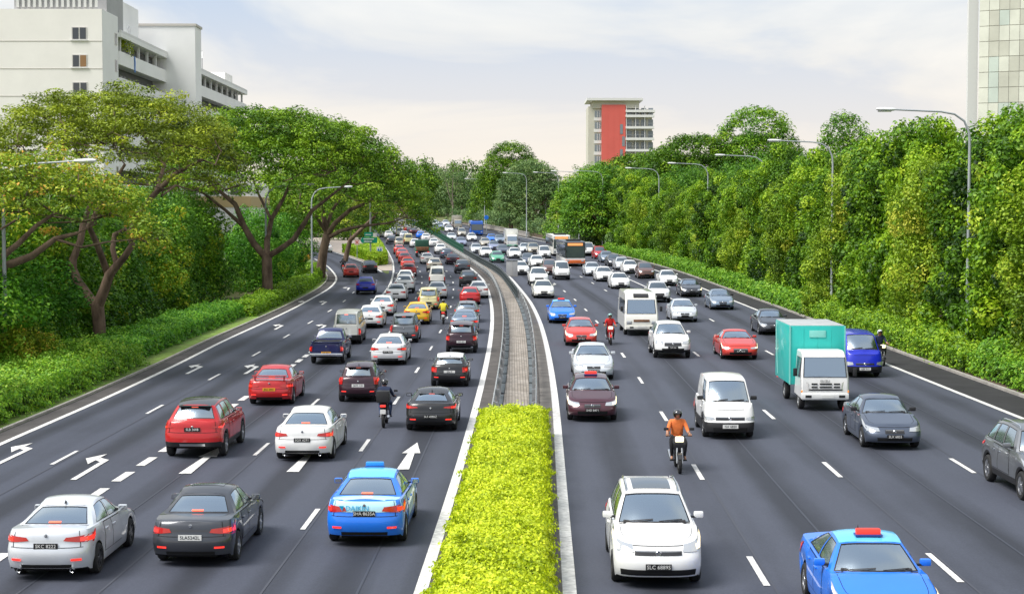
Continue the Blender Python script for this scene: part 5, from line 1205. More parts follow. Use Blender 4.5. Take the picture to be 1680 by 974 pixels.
# ------------------------------------------------------------------ hedges and ground cover: one thing each, real leaves
def hedge(name, cl, cr, y0, y1, h, key, leaf, dens, label, rough_=.10, tb=.5, cat='hedge', aspect=.6, round_=.25, kind=None, sides=1.0, wave=0.0):
    n_top = 0; C, Nn, S, T_ = [], [], [], []
    L_ = y1 - y0; w = np.mean([float(cr(y) - cl(y)) for y in np.linspace(y0, y1, 9)])
    nt = int(L_ * w * dens); u = rng.uniform(0, 1, nt); yy = rng.uniform(y0, y1, nt)
    def lump(a, b): return (np.sin(a * 2.1 + 1.3 * np.sin(b * .9)) * np.sin(b * 1.7 + a) + .7 * np.sin(a * 5.3 + b * 2.2) * np.sin(b * 4.1 - a * 1.7) + .5 * np.sin(a * 11 + 3) * np.sin(b * 9.3))
    x = cl(yy) + (cr(yy) - cl(yy)) * u; edge = np.minimum(u, 1 - u) * 2
    z = zg(yy) + h * (1 - round_ * (1 - np.clip(edge / .25, 0, 1)) ** 2) * (1 + wave * np.sin(yy * .23 + 1) * np.sin(yy * .71)) + rough_ * lump(x, yy) * .6 + rng.normal(size=nt) * rough_ * .45
    C.append(np.stack([x, yy, z], 1)); Nn.append(np.stack([rng.normal(size=nt) * .6 + (u - .5) * .8, rng.normal(size=nt) * .6 - .2, np.full(nt, .8)], 1)); T_.append(tb + .10 * lump(x * .7, yy * .7) + rng.normal(size=nt) * .15)
    for sgn, cv in ((-1, cl), (1, cr)):
        ns = int(L_ * h * dens * sides); yy = rng.uniform(y0, y1, ns); q = rng.uniform(0, 1, ns)
        x = cv(yy) + sgn * (rough_ * .7 * lump(yy, q * 3) + rng.normal(size=ns) * rough_ * .4 - .06) ; z = zg(yy) + .05 + q * h * .97
        C.append(np.stack([x, yy, z], 1)); Nn.append(np.stack([np.full(ns, sgn * .9), rng.normal(size=ns) * .6, rng.normal(size=ns) * .5 + .4], 1)); T_.append(tb - .05 + .10 * lump(yy, q) + rng.normal(size=ns) * .15)
    for yend, sg in ((y0, -1), (y1, 1)):
        ns = int(w * h * dens); q = rng.uniform(0, 1, ns); u = rng.uniform(0, 1, ns); yy = np.full(ns, yend) + rng.normal(size=ns) * rough_
        C.append(np.stack([cl(yy) + (cr(yy) - cl(yy)) * u, yy, zg(yy) + q * h], 1)); Nn.append(np.stack([rng.normal(size=ns) * .5, np.full(ns, sg * .9), rng.normal(size=ns) * .5 + .4], 1)); T_.append(tb + rng.normal(size=ns) * .18)
    C = np.concatenate(C); Nn = np.concatenate(Nn); T_ = np.concatenate(T_); n = len(C)
    o = np.array([float(cl(y0)), y0, float(zg(y0))])
    root = empty(name, tuple(o)); tag(root, label, cat, None, kind)
    link('leaves', leaves('leaves', C - o, Nn, rng.uniform(.7, 1.35, n) * leaf, T_, key, aspect), root)
    # woody core under the leaves, so no ground shows through
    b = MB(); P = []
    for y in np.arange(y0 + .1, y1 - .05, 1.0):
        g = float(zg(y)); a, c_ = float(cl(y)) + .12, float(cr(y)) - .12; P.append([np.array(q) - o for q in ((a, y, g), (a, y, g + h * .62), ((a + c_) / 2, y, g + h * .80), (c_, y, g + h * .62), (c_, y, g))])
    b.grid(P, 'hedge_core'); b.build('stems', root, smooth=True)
    return root
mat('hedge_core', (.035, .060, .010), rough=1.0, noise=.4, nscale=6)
hedge('median_hedge', ML.off(.48), MR.off(-.42), 18, 50.2, .90, 'leaf_hedge', .072, 1800, 'clipped yellow-green hedge filling the median nearest the bridge', .15, tb=.50, sides=.9, wave=.10)
hedge('verge_hedge', lambda y: LE(y) - 5.6, lambda y: LE(y) - 1.6, 40, 74, 1.0, 'leaf_shrub', .12, 460, 'bushy light green hedge on the near verge of the receding carriageway', .34, tb=.62, wave=.35)
hedge('verge_hedge', lambda y: LE(y) - 5.0, lambda y: LE(y) - 2.2, 74.5, 108, .85, 'leaf_bright', .13, 380, 'low trimmed green hedge between the forked tree and the second lamp post', .22, tb=.55, wave=.25)
hedge('verge_hedge', lambda y: LE(y) - 3.6, lambda y: LE(y) - 1.6, 108.5, 180, .80, 'leaf_lime', .15, 300, 'low bright green hedge following the bend into the slip road', .20, tb=.42, wave=.25)
hedge('ground_cover', lambda y: RE(y) + 2.7, lambda y: RE(y) + 6.2, 38, 70, 1.05, 'leaf_shrub', .14, 380, 'leafy light green ground cover below the tall trees near the kerb', .30, tb=.50, cat='shrub', wave=.3)
hedge('ground_cover', lambda y: RE(y) + 2.5, lambda y: RE(y) + 5.8, 70.5, 110, .95, 'leaf_wall', .15, 330, 'green ground cover beside the blue van and the motorcycle', .32, tb=.62, cat='shrub', wave=.35)
hedge('ground_cover', lambda y: RE(y) + 2.4, lambda y: RE(y) + 6.0, 110.5, 240, .85, 'leaf_shrub', .20, 160, 'dull yellowish-green ground cover along the far kerb of the oncoming carriageway', .30, tb=.62, cat='shrub', wave=.35)
hedge('clipped_hedge', lambda y: SR(y) + .8, lambda y: np.minimum(SR(y) + 3.6, SD(y) - 2.6), 191, 232, 1.3, 'leaf_lime', .20, 150, 'clipped lime-green hedge along the slip road island', .12, tb=.60)
hedge('clipped_hedge', lambda y: SD(y) - 3.2, lambda y: SD(y) - .8, 194, 262, 1.2, 'leaf_lime', .20, 130, 'rounded lime-green hedge on the island beside the main road', .16, tb=.66, wave=.2)
def bush(px, py, rx, h, key, leaf, per, tb, label, dx_=0, dy_=0, n=70):
    p = at(px, py) + np.array([dx_, dy_, 0]); root = empty('bush', tuple(p)); tag(root, label, 'bush', 'single bushes on the verges')
    link('leaves', crown_mesh('leaves', blob_points(n, rx, rx, h, .15), rng.uniform(.25, .5, n), per, leaf, key, rng.normal(tb, .14, n), tvar=.18), root)
    m = MB(); m.tube([(0, 0, 0), (.05, 0, h * .4), (0, .05, h * .7)], [.07, .05, .02], 'bark', n=6); m.build('stem', root)
bush(45, 632, 1.5, 2.6, 'leaf_orange', .11, 110, .62, 'yellow-tinged rounded bush beside the near lamp post', -.6, 1.5, 110)
bush(690, 600, .01, .01, 'leaf_orange', .1, 1, .5, 'x', 0, 0, 1) if False else None
bush(1330, 525, 1.1, 2.2, 'leaf_wall_yellow', .14, 70, .5, 'yellowish bush standing between the second lamp and the kerb', .8, 2)
bush(1240, 470, 1.3, 3.2, 'leaf_wall', .17, 60, .6, 'bright green bush before the white post under the trees', 1.5, 3)
bush(545, 432, 1.6, 2.0, 'leaf_orange', .16, 60, .7, 'reddish low bush by the slip road trunk', -4.5, 0)
# more undergrowth under the trees of both verges
def undergrowth(name, xc, y0, y1, w, h, key, n, label, leaf=.2):
    yy = rng.uniform(y0, y1, n); P = np.stack([xc(yy) + rng.uniform(-w, w, n), yy, zg(yy) + rng.uniform(.2, 1, n) * h], 1); o = np.array([float(xc(y0)), y0, float(zg(y0))])
    tag(link(name, crown_mesh(name, P - o, rng.uniform(.4, .9, n), 40, leaf, key, rng.normal(.4, .14, n)), None, tuple(o)), label, 'undergrowth', None, 'stuff')
undergrowth('undergrowth', lambda y: RE(y) + 8.6, 40, 250, 2.6, 2.6, 'leaf_dark', 1500, 'dark undergrowth beneath the wall of trees', .24)
undergrowth('undergrowth', lambda y: LE(y) - 8.6, 45, 165, 2.4, 2.2, 'leaf_dark', 900, 'dark undergrowth beneath the tall shrubs', .22)
undergrowth('undergrowth', lambda y: RE(y) + 7, 236, 420, 5, 3.2, 'leaf_far_haze', 900, 'pale green bushes along the far bend', .34)
undergrowth('undergrowth', lambda y: SR(y) - 16, 185, 300, 7, 5.5, 'leaf_rain', 700, 'green thicket beyond the slip road', .34)
# ------------------------------------------------------------------ buildings
mat('wall_cream', (.87, .845, .81), rough=.85, noise=.05, nscale=.25); mat('wall_white', (.86, .86, .85), rough=.85, noise=.05, nscale=.25); mat('wall_grey', (.42, .42, .43), rough=.8, noise=.08, nscale=.4)
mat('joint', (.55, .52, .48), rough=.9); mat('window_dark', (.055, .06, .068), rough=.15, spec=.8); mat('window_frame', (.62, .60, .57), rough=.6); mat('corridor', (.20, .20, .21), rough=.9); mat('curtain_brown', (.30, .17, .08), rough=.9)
mat('red_panel', (.70, .13, .105), rough=.6, noise=.06, nscale=.2); mat('tan_panel', (.58, .56, .48), rough=.8, noise=.06, nscale=.2); mat('slab_white', (.76, .76, .75), rough=.8); mat('facade_glass', (.20, .24, .27), rough=.12, spec=.9, metal=.2)
mat('stone_panel', (.56, .56, .48), rough=.35, spec=.6, noise=.12, nscale=.35); mat('stone_panel_pale', (.70, .71, .62), rough=.32, spec=.6, noise=.12, nscale=.35); mat('stone_panel_green', (.55, .62, .56), rough=.3, spec=.7, noise=.12, nscale=.35); mat('tower_edge', (.72, .72, .71), rough=.7)
mat('band_ochre', (.48, .36, .18), rough=.8); mat('cloth_blue', (.02, .18, .60), rough=.9)
# white apartment block: end wall facing the bridge, open corridors running away
Z0 = 7.0
def zpix(py, Y): return float(atY(0, py, Y)[2])
XB = -45.2; YA = 176.0; TOP = zpix(15, YA); FL = 3.02
bld = tag(empty('apartment_block', (XB, YA, 0)), 'white slab apartment block with open corridors and a blue cloth on one parapet', 'building')
def bbox(name, x0, x1, y0, y1, z0, z1, key, parent=bld, o=(XB, YA, 0), bevel=0):
    m = MB(); m.box(((x0 + x1) / 2 - o[0], (y0 + y1) / 2 - o[1], (z0 + z1) / 2 - o[2]), (x1 - x0, y1 - y0, z1 - z0), key, bevel=bevel); return m.build(name, parent, smooth=False)
wall = bbox('wall', -75, XB, YA, 183, -1, TOP, 'wall_cream')
ws = bbox('wall', XB + .003, XB + .02, YA + .05, 183, -1, TOP - .02, 'wall_white')  # thin skin whose cooler colour carries the shade of this side
for k in range(10):
    zt_ = TOP - 2.75 - k * FL
    if zt_ < 2: break
    bbox('floor_joint', -75, XB + .03, YA - .03, YA - .003, zt_ - .8, zt_ - .72, 'joint', wall)
    for xw in (atY(130, 50, YA)[0],) + ((-62.5, -70) if k > 5 else ()):
        f = bbox('window', xw - .85, xw + .85, YA - .05, YA - .004, zt_ - .62, zt_ + .78, 'window_frame')
        for s_, kk in ((-1, 'window_dark'), (1, 'curtain_brown' if k == 1 else 'window_dark')): bbox('pane', xw + s_ * .40 - .33, xw + s_ * .40 + .33, YA - .075, YA - .052, zt_ - .54, zt_ + .70, kk, f)
        bbox('sill', xw - .98, xw + .98, YA - .16, YA - .052, zt_ - .74, zt_ - .64, 'slab_white', f)
    f = bbox('window', XB + .022, XB + .06, 181.4, 182.4, zt_ - .6, zt_ + .8, 'window_frame'); bbox('pane', XB + .062, XB + .07, 181.55, 182.25, zt_ - .5, zt_ + .7, 'window_dark', f)
def corridor(y0, y1, ztop):
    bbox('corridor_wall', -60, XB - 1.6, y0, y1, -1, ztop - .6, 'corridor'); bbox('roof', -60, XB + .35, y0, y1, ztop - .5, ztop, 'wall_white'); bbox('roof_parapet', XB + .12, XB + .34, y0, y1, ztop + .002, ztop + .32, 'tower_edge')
    z = ztop - .5; n = 0
    while z > 1:
        bbox('corridor_floor', -60, XB + .02, y0 + .02, y1 - .02, z - FL, z - FL + .22, 'slab_white'); bbox('parapet', XB - .02, XB + .16, y0, y1, z - FL - .1, z - FL + 1.45, 'wall_white')
        yy = y0 + 2.2
        while yy < y1 - 1 and n < 4:
            bbox('column', XB - .5, XB - .22, yy - .18, yy + .18, z - FL + .23, z - .01, 'slab_white') if n == 0 else None
            d = bbox('door', XB - 1.598, XB - 1.54, yy + .6, yy + 1.5, z - FL + .23, z - FL + 2.3, 'window_dark'); bbox('frame', XB - 1.538, XB - 1.52, yy + .5, yy + .6, z - FL + .23, z - FL + 2.35, 'slab_white', d)
            w_ = bbox('window', XB - 1.598, XB - 1.55, yy + 2.0, yy + 3.2, z - FL + 1.2, z - FL + 2.3, 'window_dark'); yy += 4.6
        z -= FL; n += 1
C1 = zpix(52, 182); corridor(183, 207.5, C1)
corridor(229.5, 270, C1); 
bbox('stair_tower', XB - 6, XB + 4.0, 207.5, 211.5, -1, zpix(43, 207.5), 'wall_white'); bbox('tower_cap', XB - 6.15, XB + 4.15, 207.35, 211.65, zpix(43, 207.5) + .004, zpix(43, 207.5) + .3, 'joint'); bbox('infill_wall', -60, XB + .1, 211.6, 229.4, -1, C1 - 1, 'wall_white')
bbox('lift_housing', -58, XB - 3, 196, 206, C1, C1 + 5.5, 'wall_white'); bbox('roof_store', -59, XB - 2, 262, 269, C1, C1 + 2.6, 'wall_cream')
bbox('roof_block', -74, -68, YA + .6, 182, TOP + .004, TOP + 3, 'wall_grey'); bbox('roof_block', XB - 1.6, XB - .1, YA + 2.5, 186, TOP - 2.0, TOP + 5, 'wall_grey')
for x0, x1 in ((-66.2, -57.8), (-55.0, -46.0)):
    lv = bbox('louvre_screen', x0, x1, YA + .5, YA + .62, TOP + .002, TOP + 3, 'wall_grey'); x = x0 + .3
    while x < x1: bbox('slat', x, x + .28, YA + .30, YA + .49, TOP + .25, TOP + 3, 'tower_edge', lv); x += .62
for k in range(3): m = MB(); m.tube([(0, 0, 0), (0, 0, 3.4)], .07, 'steel', n=6); m.box((0, 0, 2.8), (.3, .2, 1.0), 'wall_white'); m.build('antenna', bld, (-1.2, 234 - YA + k * 2.4, C1 + .3))
m = MB(); m.tube([(0, 0, 0), (0, 0, 1.5), (0, .5, 1.9), (0, 1.0, 1.5), (0, 1, 0)], .06, 'steel', n=6); m.build('roof_pipe', bld, (-1, 16, C1))
P = [[(XB + .20 + .02 * math.sin(j * 2 + i), 190.0 + .5 * j / 3 + .12 * i / 5, C1 - 2.0 - 1.9 * i / 5) for j in range(4)] for i in range(6)]
tag(MB().grid([[(p[0] - XB, p[1] - 190, p[2] - C1 + 2) for p in r] for r in P], 'cloth_blue').build('hanging_cloth', None, (XB, 190, C1 - 2)), 'blue cloth hung over the top corridor parapet of the white block', 'cloth')
pl = tag(empty('corridor_plant', (XB - .3, 187, C1 - 2.1)), 'potted plant leaning over the top corridor parapet of the white block', 'plant')
link('leaves', crown_mesh('leaves', blob_points(26, 1.0, 1.3, 1.9), .4, 30, .22, 'leaf_olive', .5), pl); MB().lathe([(-.9, .0), (-.9, .25), (-.2, .35), (-.2, 0)], 'load_brown', axis='z', n=12).build('pot', pl)
# cream low block behind the trees
lb = tag(empty('low_building', (-41, 205, 0)), 'cream low building with yellow band glimpsed behind the umbrella trees', 'building')
bbox('wall', -44, -34, 206, 222, 0, 11.5, 'wall_cream', lb, (-41, 205, 0)); bbox('band', -44.1, -33.9, 205.9, 222.1, 8.2, 9.6, 'band_ochre', lb, (-41, 205, 0))
for k in range(3): bbox('window', -42.5 + k * 3, -41 + k * 3, 205.93, 206.05, 9.8, 11, 'window_dark', lb, (-41, 205, 0))

# red and white block beyond the trees
YR = 466.0; XR0 = atY(987, 300, YR)[0]; XR1 = atY(1026, 300, YR)[0]; XR2 = atY(1073, 300, YR)[0]; zt_ = zpix(172, YR); FR = 18.6 / 2600 * YR
rb_ = tag(empty('red_block', (XR0, YR, 5)), 'mid-rise block with a red panelled front and white balconies above the trees', 'building'); O = (XR0, YR, 5)
bbox('wall', XR0, XR1 - .01, YR, YR + 15, 2, zt_, 'red_panel', rb_, O)
for k in range(1, 4): bbox('panel_joint', XR0 + (XR1 - XR0) * k / 4 - .04, XR0 + (XR1 - XR0) * k / 4 + .04, YR - .03, YR - .003, 5, zt_ - .2, 'joint' if False else 'red_panel', rb_, O)
bbox('wall', XR1, XR2 - .5, YR + 1.8, YR + 15, 2, zt_ - 1.2, 'tan_panel', rb_, O)
# side facing the left: tan wall with window bands
XL = atY(963, 300, YR + 8)[0]
bbox('side_wall', XL, XR0 - .01, YR + 1.0, YR + 15, 2, zt_ - .4, 'tan_panel', rb_, O)
for k in range(7):
    z = zt_ - 3.6 - k * FR
    if z < 8: break
    w_ = bbox('window', XL + 1.9, XR0 - .25, YR + .9, YR + .997, z, z + 1.9, 'facade_glass', rb_, O)
    for q in range(1, 3): bbox('mullion', XL + 1.9 + q * .75 - .06, XL + 1.9 + q * .75 + .06, YR + .84, YR + .897, z, z + 1.9, 'slab_white', w_, O)
    bbox('spandrel', XL + 1.7, XR0 - .05, YR + .8, YR + .998, z - 1.0, z - .1, 'slab_white', rb_, O)
for k in range(7):
    z = zpix(190, YR) - k * FR
    if z < 6: break
    bbox('balcony', XR1 + .01, XR2, YR - .6, YR + 1.79, z - .45, z + .25, 'slab_white', rb_, O)
    r_ = bbox('balustrade', XR1 + .1, XR2 - .1, YR - .45, YR - .38, z + 1.05, z + 1.13, 'steel', rb_, O)
    for q in range(9): bbox('baluster', XR1 + .3 + q * .93, XR1 + .36 + q * .93, YR - .44, YR - .39, z + .26, z + 1.04, 'steel', r_, O)
    for q in range(4): bbox('window', XR1 + .5 + q * 2.1, XR1 + 1.9 + q * 2.1, YR + 1.72, YR + 1.797, z + .3, z + 2.35, 'facade_glass', rb_, O)
    for q in range(3): bbox('partition', XR1 + .15 + q * 2.7, XR1 + .3 + q * 2.7, YR - .2, YR + 1.7, z + .26, z + FR - .46, 'slab_white', rb_, O)
bbox('balcony_roof', XR1 + .01, XR2 + .2, YR - .6, YR + 15, zt_ - 2.2, zt_ - 1.5, 'slab_white', rb_, O)
bbox('roof_slab', XL - .5, XR1 + 5.0, YR - .8, YR + 16, zt_ + 1.2, zt_ + 1.9, 'tower_edge', rb_, O); bbox('plant_room', XL + 1.2, XR1 + 4.0, YR + .6, YR + 14, zt_ - 1.0, zt_ + 1.19, 'tan_panel', rb_, O)
for k, py in enumerate((212, 232, 253)): bbox('stair_window', XR1 - 1.6 + (.6 if k == 1 else 0), XR1 - .8 + (.6 if k == 1 else 0), YR - .06, YR - .004, zpix(py + 8, YR), zpix(py - 8, YR), 'facade_glass', rb_, O)
# stone-clad curved tower cut by the frame
YT = 205.0; tw = tag(empty('curved_tower', (60, YT, 0)), 'tall pale tower with curved stone panelled front behind the trees', 'building')
x0 = atY(1586, 100, YT)[0]; x1 = atY(1602, 100, YT)[0]; HT = 46.0
m = MB(); m.box(((x0 + x1) / 2 - 60, -.3, HT / 2), (x1 - x0, .6, HT), 'tower_edge'); m.build('edge_pier', tw, smooth=False)
Rr = 26.0; cxx = x1 + 13.0; cyy = YT - 1.0 + math.sqrt(Rr ** 2 - 13 ** 2) ; a0 = math.atan2(YT - 1 - cyy, x1 - cxx); pm = {}
na = 22; da = 0.048; hp = 1.95
core = [[(cxx + (Rr - .08) * math.cos(a0 + da * i) - 60, cyy + (Rr - .08) * math.sin(a0 + da * i) - YT, z) for z in (0, HT)] for i in range(na + 1)]
m = MB(); m.grid(core, 'joint'); m.build('core_wall', tw)
for i in range(na):
    a = a0 + da * (i + .5); wd = Rr * da - .05
    for j in range(int(HT / hp)):
        if j * hp < 12: continue
        k = random.choice(['stone_panel', 'stone_panel', 'stone_panel_pale', 'stone_panel_green']) if i % 5 else 'stone_panel_pale'
        if k not in pm: q = MB(); q.box((0, 0, 0), (.06, wd, hp - .07), k); pm[k] = q.mesh('panel', smooth=False)
        link('panel', pm[k], tw, (cxx + (Rr - .02) * math.cos(a) - 60, cyy + (Rr - .02) * math.sin(a) - YT, (j + .5) * hp), (0, 0, a + random.uniform(-.006, .006)))

# ------------------------------------------------------------------ street lamps, signs, small furniture
mat('lamp_pole', (.40, .43, .45), rough=.5, metal=.3, noise=.1, nscale=1); mat('lamp_head', (.72, .73, .73), rough=.4); mat('lamp_lens', (.80, .82, .82), rough=.25, coat=.5)
def lamp_meshes(h, arm):
    k = ('lamp', h, arm)
    if k in CACHE: return CACHE[k]
    p = MB(); p.tube([(0, 0, 0), (0, 0, .9), (0, 0, .95), (0, 0, h * .5), (0, 0, h - 1.6)], [.13, .13, .10, .085, .07], 'lamp_pole', n=10)
    p.box((0, -.135, .55), (.12, .02, .35), 'steel')
    a = MB(); a.tube([(0, 0, h - 1.6), (-.04, 0, h - 1.0), (-.28, 0, h - .45), (-.75, 0, h - .12), (-1.4, 0, h), (-arm + .55, 0, h + .10)], [.07, .06, .055, .05, .045, .04], 'lamp_pole', n=8)
    hd = MB(); P = []
    for x, w, t, dz in ((0, .05, .05, 0), (.12, .10, .075, .0), (.45, .17, .10, .0), (.75, .15, .09, .01), (.92, .07, .05, .02)):
        P.append([(-arm + .6 - x, w * math.cos(b_), h + .11 + dz + t * math.sin(b_)) for b_ in np.linspace(0, 2 * math.pi, 13)])
    hd.grid(P, 'lamp_head'); hd.add(P[0], [tuple(range(13))], 'lamp_head'); hd.add(P[-1], [tuple(range(13))], 'lamp_head')
    ln = MB(); ln.grid([[(-arm + .6 - x, y * w, h + .04 - .05 * (1 - y * y)) for y in (-1, -.5, 0, .5, 1)] for x, w in ((.2, .10), (.4, .14), (.7, .12), (.84, .06))], 'lamp_lens')
    CACHE[k] = [p.mesh('pole'), a.mesh('arm'), hd.mesh('lamp_head'), ln.mesh('lens')]; return CACHE[k]
def street_lamp(x, y, h, arm, left, label, group, rz=0):
    root = tag(empty('street_lamp', (x, y, float(zg(y))), rz + (0 if left else math.pi)), label, 'street lamp', group); ms = lamp_meshes(h, arm)
    link('pole', ms[0], root); link('arm', ms[1], root); hd = link('lamp_head', ms[2], root); link('lens', ms[3], hd)
ys_ = [76.5, 110, 144, 178, 212, 246, 282]
for k, y in enumerate(ys_): street_lamp(float(RE(y)) + (4.3 if k < 2 else 5.5) - (2.0 if k > 4 else 0), y, 12.0, 4.2, True, f'grey curved-arm street lamp over the oncoming lanes, {ORD[k]} from the bridge', 'lamps along the oncoming verge')
for k, (px, py) in enumerate([(10, 627), (437, 491), (512, 466)]):
    p = at(px, py); street_lamp(p[0], p[1], 9.2, 3.6, False, f'grey street lamp over the receding lanes, {["first from the bridge", "second, before the umbrella tree trunk", "third, at the slip road bend"][k]}', 'lamps along the receding verge', .0)
for k, (px, Y, h) in enumerate([(933, 252, 12), (845, 300, 12), (895, 330, 11), (795, 360, 11)]): street_lamp(max(atY(px, 380, Y)[0], float(RE(Y)) + 1.0), Y, h, 4.2, True, f'distant street lamp on the oncoming side, {ORD[k]} past the bend', 'distant street lamps')
mat('sign_green', (.0, .30, .20), rough=.4); mat('sign_white', (.80, .80, .80), rough=.4); mat('sign_blue2', (.01, .16, .62), rough=.4); mat('sign_orange', (.80, .30, .02), rough=.5); mat('sign_pink', (.70, .50, .48), rough=.5); mat('sign_back', (.45, .46, .46), rough=.5, metal=.3)
p = at(608, 433); sg_ = tag(empty('direction_sign', tuple(p)), 'green direction sign on a tall grey pole at the slip road island', 'road sign')
MB().tube([(0, 0, 0), (0, 0, 9.0)], .11, 'lamp_pole', n=8).build('pole', sg_)
def board(parent, x0, x1, z0, z1, key, pts=None, name='panel', y=-.14):
    m = MB(); b_ = .12
    if pts: m.add([(x, y, z) for x, z in pts] + [(x, y + .05, z) for x, z in pts], [tuple(range(len(pts))), tuple(range(len(pts), 2 * len(pts)))[::-1]] + [(i, (i + 1) % len(pts), (i + 1) % len(pts) + len(pts), i + len(pts)) for i in range(len(pts))], key)
    else: m.box(((x0 + x1) / 2, y, (z0 + z1) / 2), (x1 - x0, .05, z1 - z0), key)
    return m.build(name, parent, smooth=False)
s_ = 13.0
b_ = board(sg_, 0, 0, 0, 0, 'sign_green', [(-1.25, 2.9), (-1.05, 2.6), (.85, 2.6), (.85, 3.3), (-1.05, 3.3)]); b2_ = board(sg_, -.75, .3, 3.36, 3.95, 'sign_green'); b3_ = board(sg_, .34, .8, 3.36, 3.85, 'sign_white')
for i_, (x, z, w_) in enumerate([(-.2, 3.1, 1.3), (-.3, 2.8, 1.0)]): board(b_, x - w_ / 2, x + w_ / 2, z - .06, z + .06, 'sign_white', name='lettering_bar', y=-.175)
board(b2_, -.6, .1, 3.6, 3.7, 'sign_white', name='lettering_bar', y=-.175)
p = at(586, 425); q_ = tag(empty('warning_sign', tuple(p)), 'small pinkish square sign beside the green direction sign', 'road sign'); MB().tube([(0, 0, 0), (0, 0, 2.6)], .05, 'lamp_pole', n=6).build('pole', q_); pk_ = board(q_, -.32, .32, 1.9, 2.6, 'sign_pink', y=-.08)
for d_ in (1, -1): m = MB(); m.box((0, -.11, 2.25), (.08, .01, .6), 'lamp_red', rot=Matrix.Rotation(d_ * .7, 3, 'Y')); m.build('cross_bar', pk_, smooth=False)
p = at(623, 430); q_ = tag(empty('divide_sign', tuple(p)), 'blue and white arrow sign above an orange board at the island nose', 'road sign')
MB().tube([(0, 0, 0), (0, 0, 2.2)], .05, 'lamp_pole', n=6).build('pole', q_); bl_ = board(q_, -.38, .38, 1.05, 1.95, 'sign_white', y=-.08); board(q_, -.42, .42, .1, 1.02, 'sign_orange', name='marker_board', y=-.08)
for sx in (1, -1):
    m = MB(); m.add([(sx * .05, -.112, 1.15), (sx * .17, -.112, 1.15), (sx * .17, -.112, 1.45), (sx * .3, -.112, 1.45), (sx * .15, -.112, 1.85), (sx * .02, -.112, 1.5)], [tuple(range(6))], 'sign_blue2'); m.build('arrow_mark', bl_, smooth=False)
p = at(798, 384); q_ = tag(empty('round_sign', tuple(p)), 'round blue road sign on a post beside the blue bus', 'road sign'); MB().tube([(0, 0, 0), (0, 0, 3.6)], .06, 'lamp_pole', n=6).build('pole', q_); m = MB(); m.lathe([(-.1, 0.0), (-.1, .42), (-.06, .45), (-.04, 0)], 'sign_blue2', axis='y', n=20, c=(0, -.02, 3.3)); m.build('panel', q_)
p = at(840, 453); q_ = tag(empty('utility_cabinet', tuple(p)), 'grey utility cabinet with a centre seam at the bend of the median', 'cabinet')
m = MB(); m.box((0, 0, .85), (1.2, .5, 1.6), 'wall_grey', bevel=.03); m.build('body', q_); MB().box((0, -.26, .85), (.03, .02, 1.5), 'joint').build('door_seam', q_); MB().box((0, 0, .03), (1.3, .6, .1), 'concrete').build('plinth', q_); MB().box((0, 0, 1.68), (1.3, .6, .05), 'steel').build('lid', q_)
# low concrete wall past the blue bus
cw = tag(empty('low_wall', (0, 0, 0)), 'low concrete parapet wall along the far bend beside the blue bus', 'wall'); slab('coping', lambda y: RE(y) + 1.2, lambda y: RE(y) + 1.6, 300, 380, .78, .92, 'concrete', parent=cw); slab('face', lambda y: RE(y) + 1.28, lambda y: RE(y) + 1.52, 300, 380, 0, .779, 'kerb', parent=cw)
# white marker posts at the verges
for k, (px, py, h, side_) in enumerate([(505, 470, 1.1, 'by the third lamp post'), (1213, 440, 2.6, 'under the tall trees')]):
    p = at(px, py); r_ = tag(empty('marker_post', (p[0] + (3.2 if k else 0), p[1] + (2 if k else 0), p[2])), f'white {"square post" if k else "marker post"} {side_}', 'post'); MB().box((0, 0, h / 2), (.35 if not k else .5, .2, h), 'tower_edge', bevel=.03).build('shaft', r_); MB().box((0, 0, h + .02), (.4 if not k else .56, .26, .06), 'concrete').build('cap', r_)
# ------------------------------------------------------------------ the traffic
for n_, c_, m_ in [('silver', (.72, .75, .79), .35), ('grey', (.19, .20, .215), .5), ('dark_grey', (.060, .065, .078), .45), ('slate', (.085, .105, .15), .45), ('black', (.010, .010, .012), 0), ('white', (.83, .83, .82), 0), ('pearl', (.76, .76, .77), .1), ('red', (.52, .010, .012), .12), ('coral', (.62, .05, .035), .1),
                   ('blue', (.008, .19, .85), .0), ('sky', (.13, .55, .92), .0), ('deep_blue', (.006, .02, .50), .05), ('navy', (.012, .018, .10), .2), ('maroon', (.075, .018, .030), .3), ('plum', (.040, .012, .022), .3), ('yellow', (.85, .50, .01), 0), ('pale_yellow', (.72, .66, .34), 0), ('cream_white', (.80, .79, .73), 0), ('green', (.10, .42, .25), .1), ('beige', (.50, .46, .38), .3), ('steel_blue', (.24, .31, .40), .45), ('brown', (.16, .075, .06), .3), ('bus_blue', (.005, .12, .60), 0), ('orange', (.80, .16, .03), 0), ('lavender', (.30, .34, .50), .4)]: paint(n_, c_, m_)  # 'sky' is the taxi roof blue, paled to carry the reflected sky
GA, GO = 'traffic driving away from the bridge', 'traffic coming towards the bridge'
CATN = {'hatch': 'hatchback', 'boxhatch': 'hatchback', 'scirocco': 'hatchback', 'mini': 'hatchback', 'suv': 'suv', 'crossover': 'suv', 'jeep': 'suv', 'mpv': 'mpv', 'boxmpv': 'mpv', 'van': 'van', 'smallvan': 'van', 'coupe': 'coupe', 'taxi': 'taxi'}
OBN = {'hatchback': 'hatchback_car', 'suv': 'sport_utility_vehicle', 'mpv': 'people_carrier', 'van': 'delivery_van', 'coupe': 'coupe_car', 'taxi': 'taxi', 'sedan': 'sedan_car'}
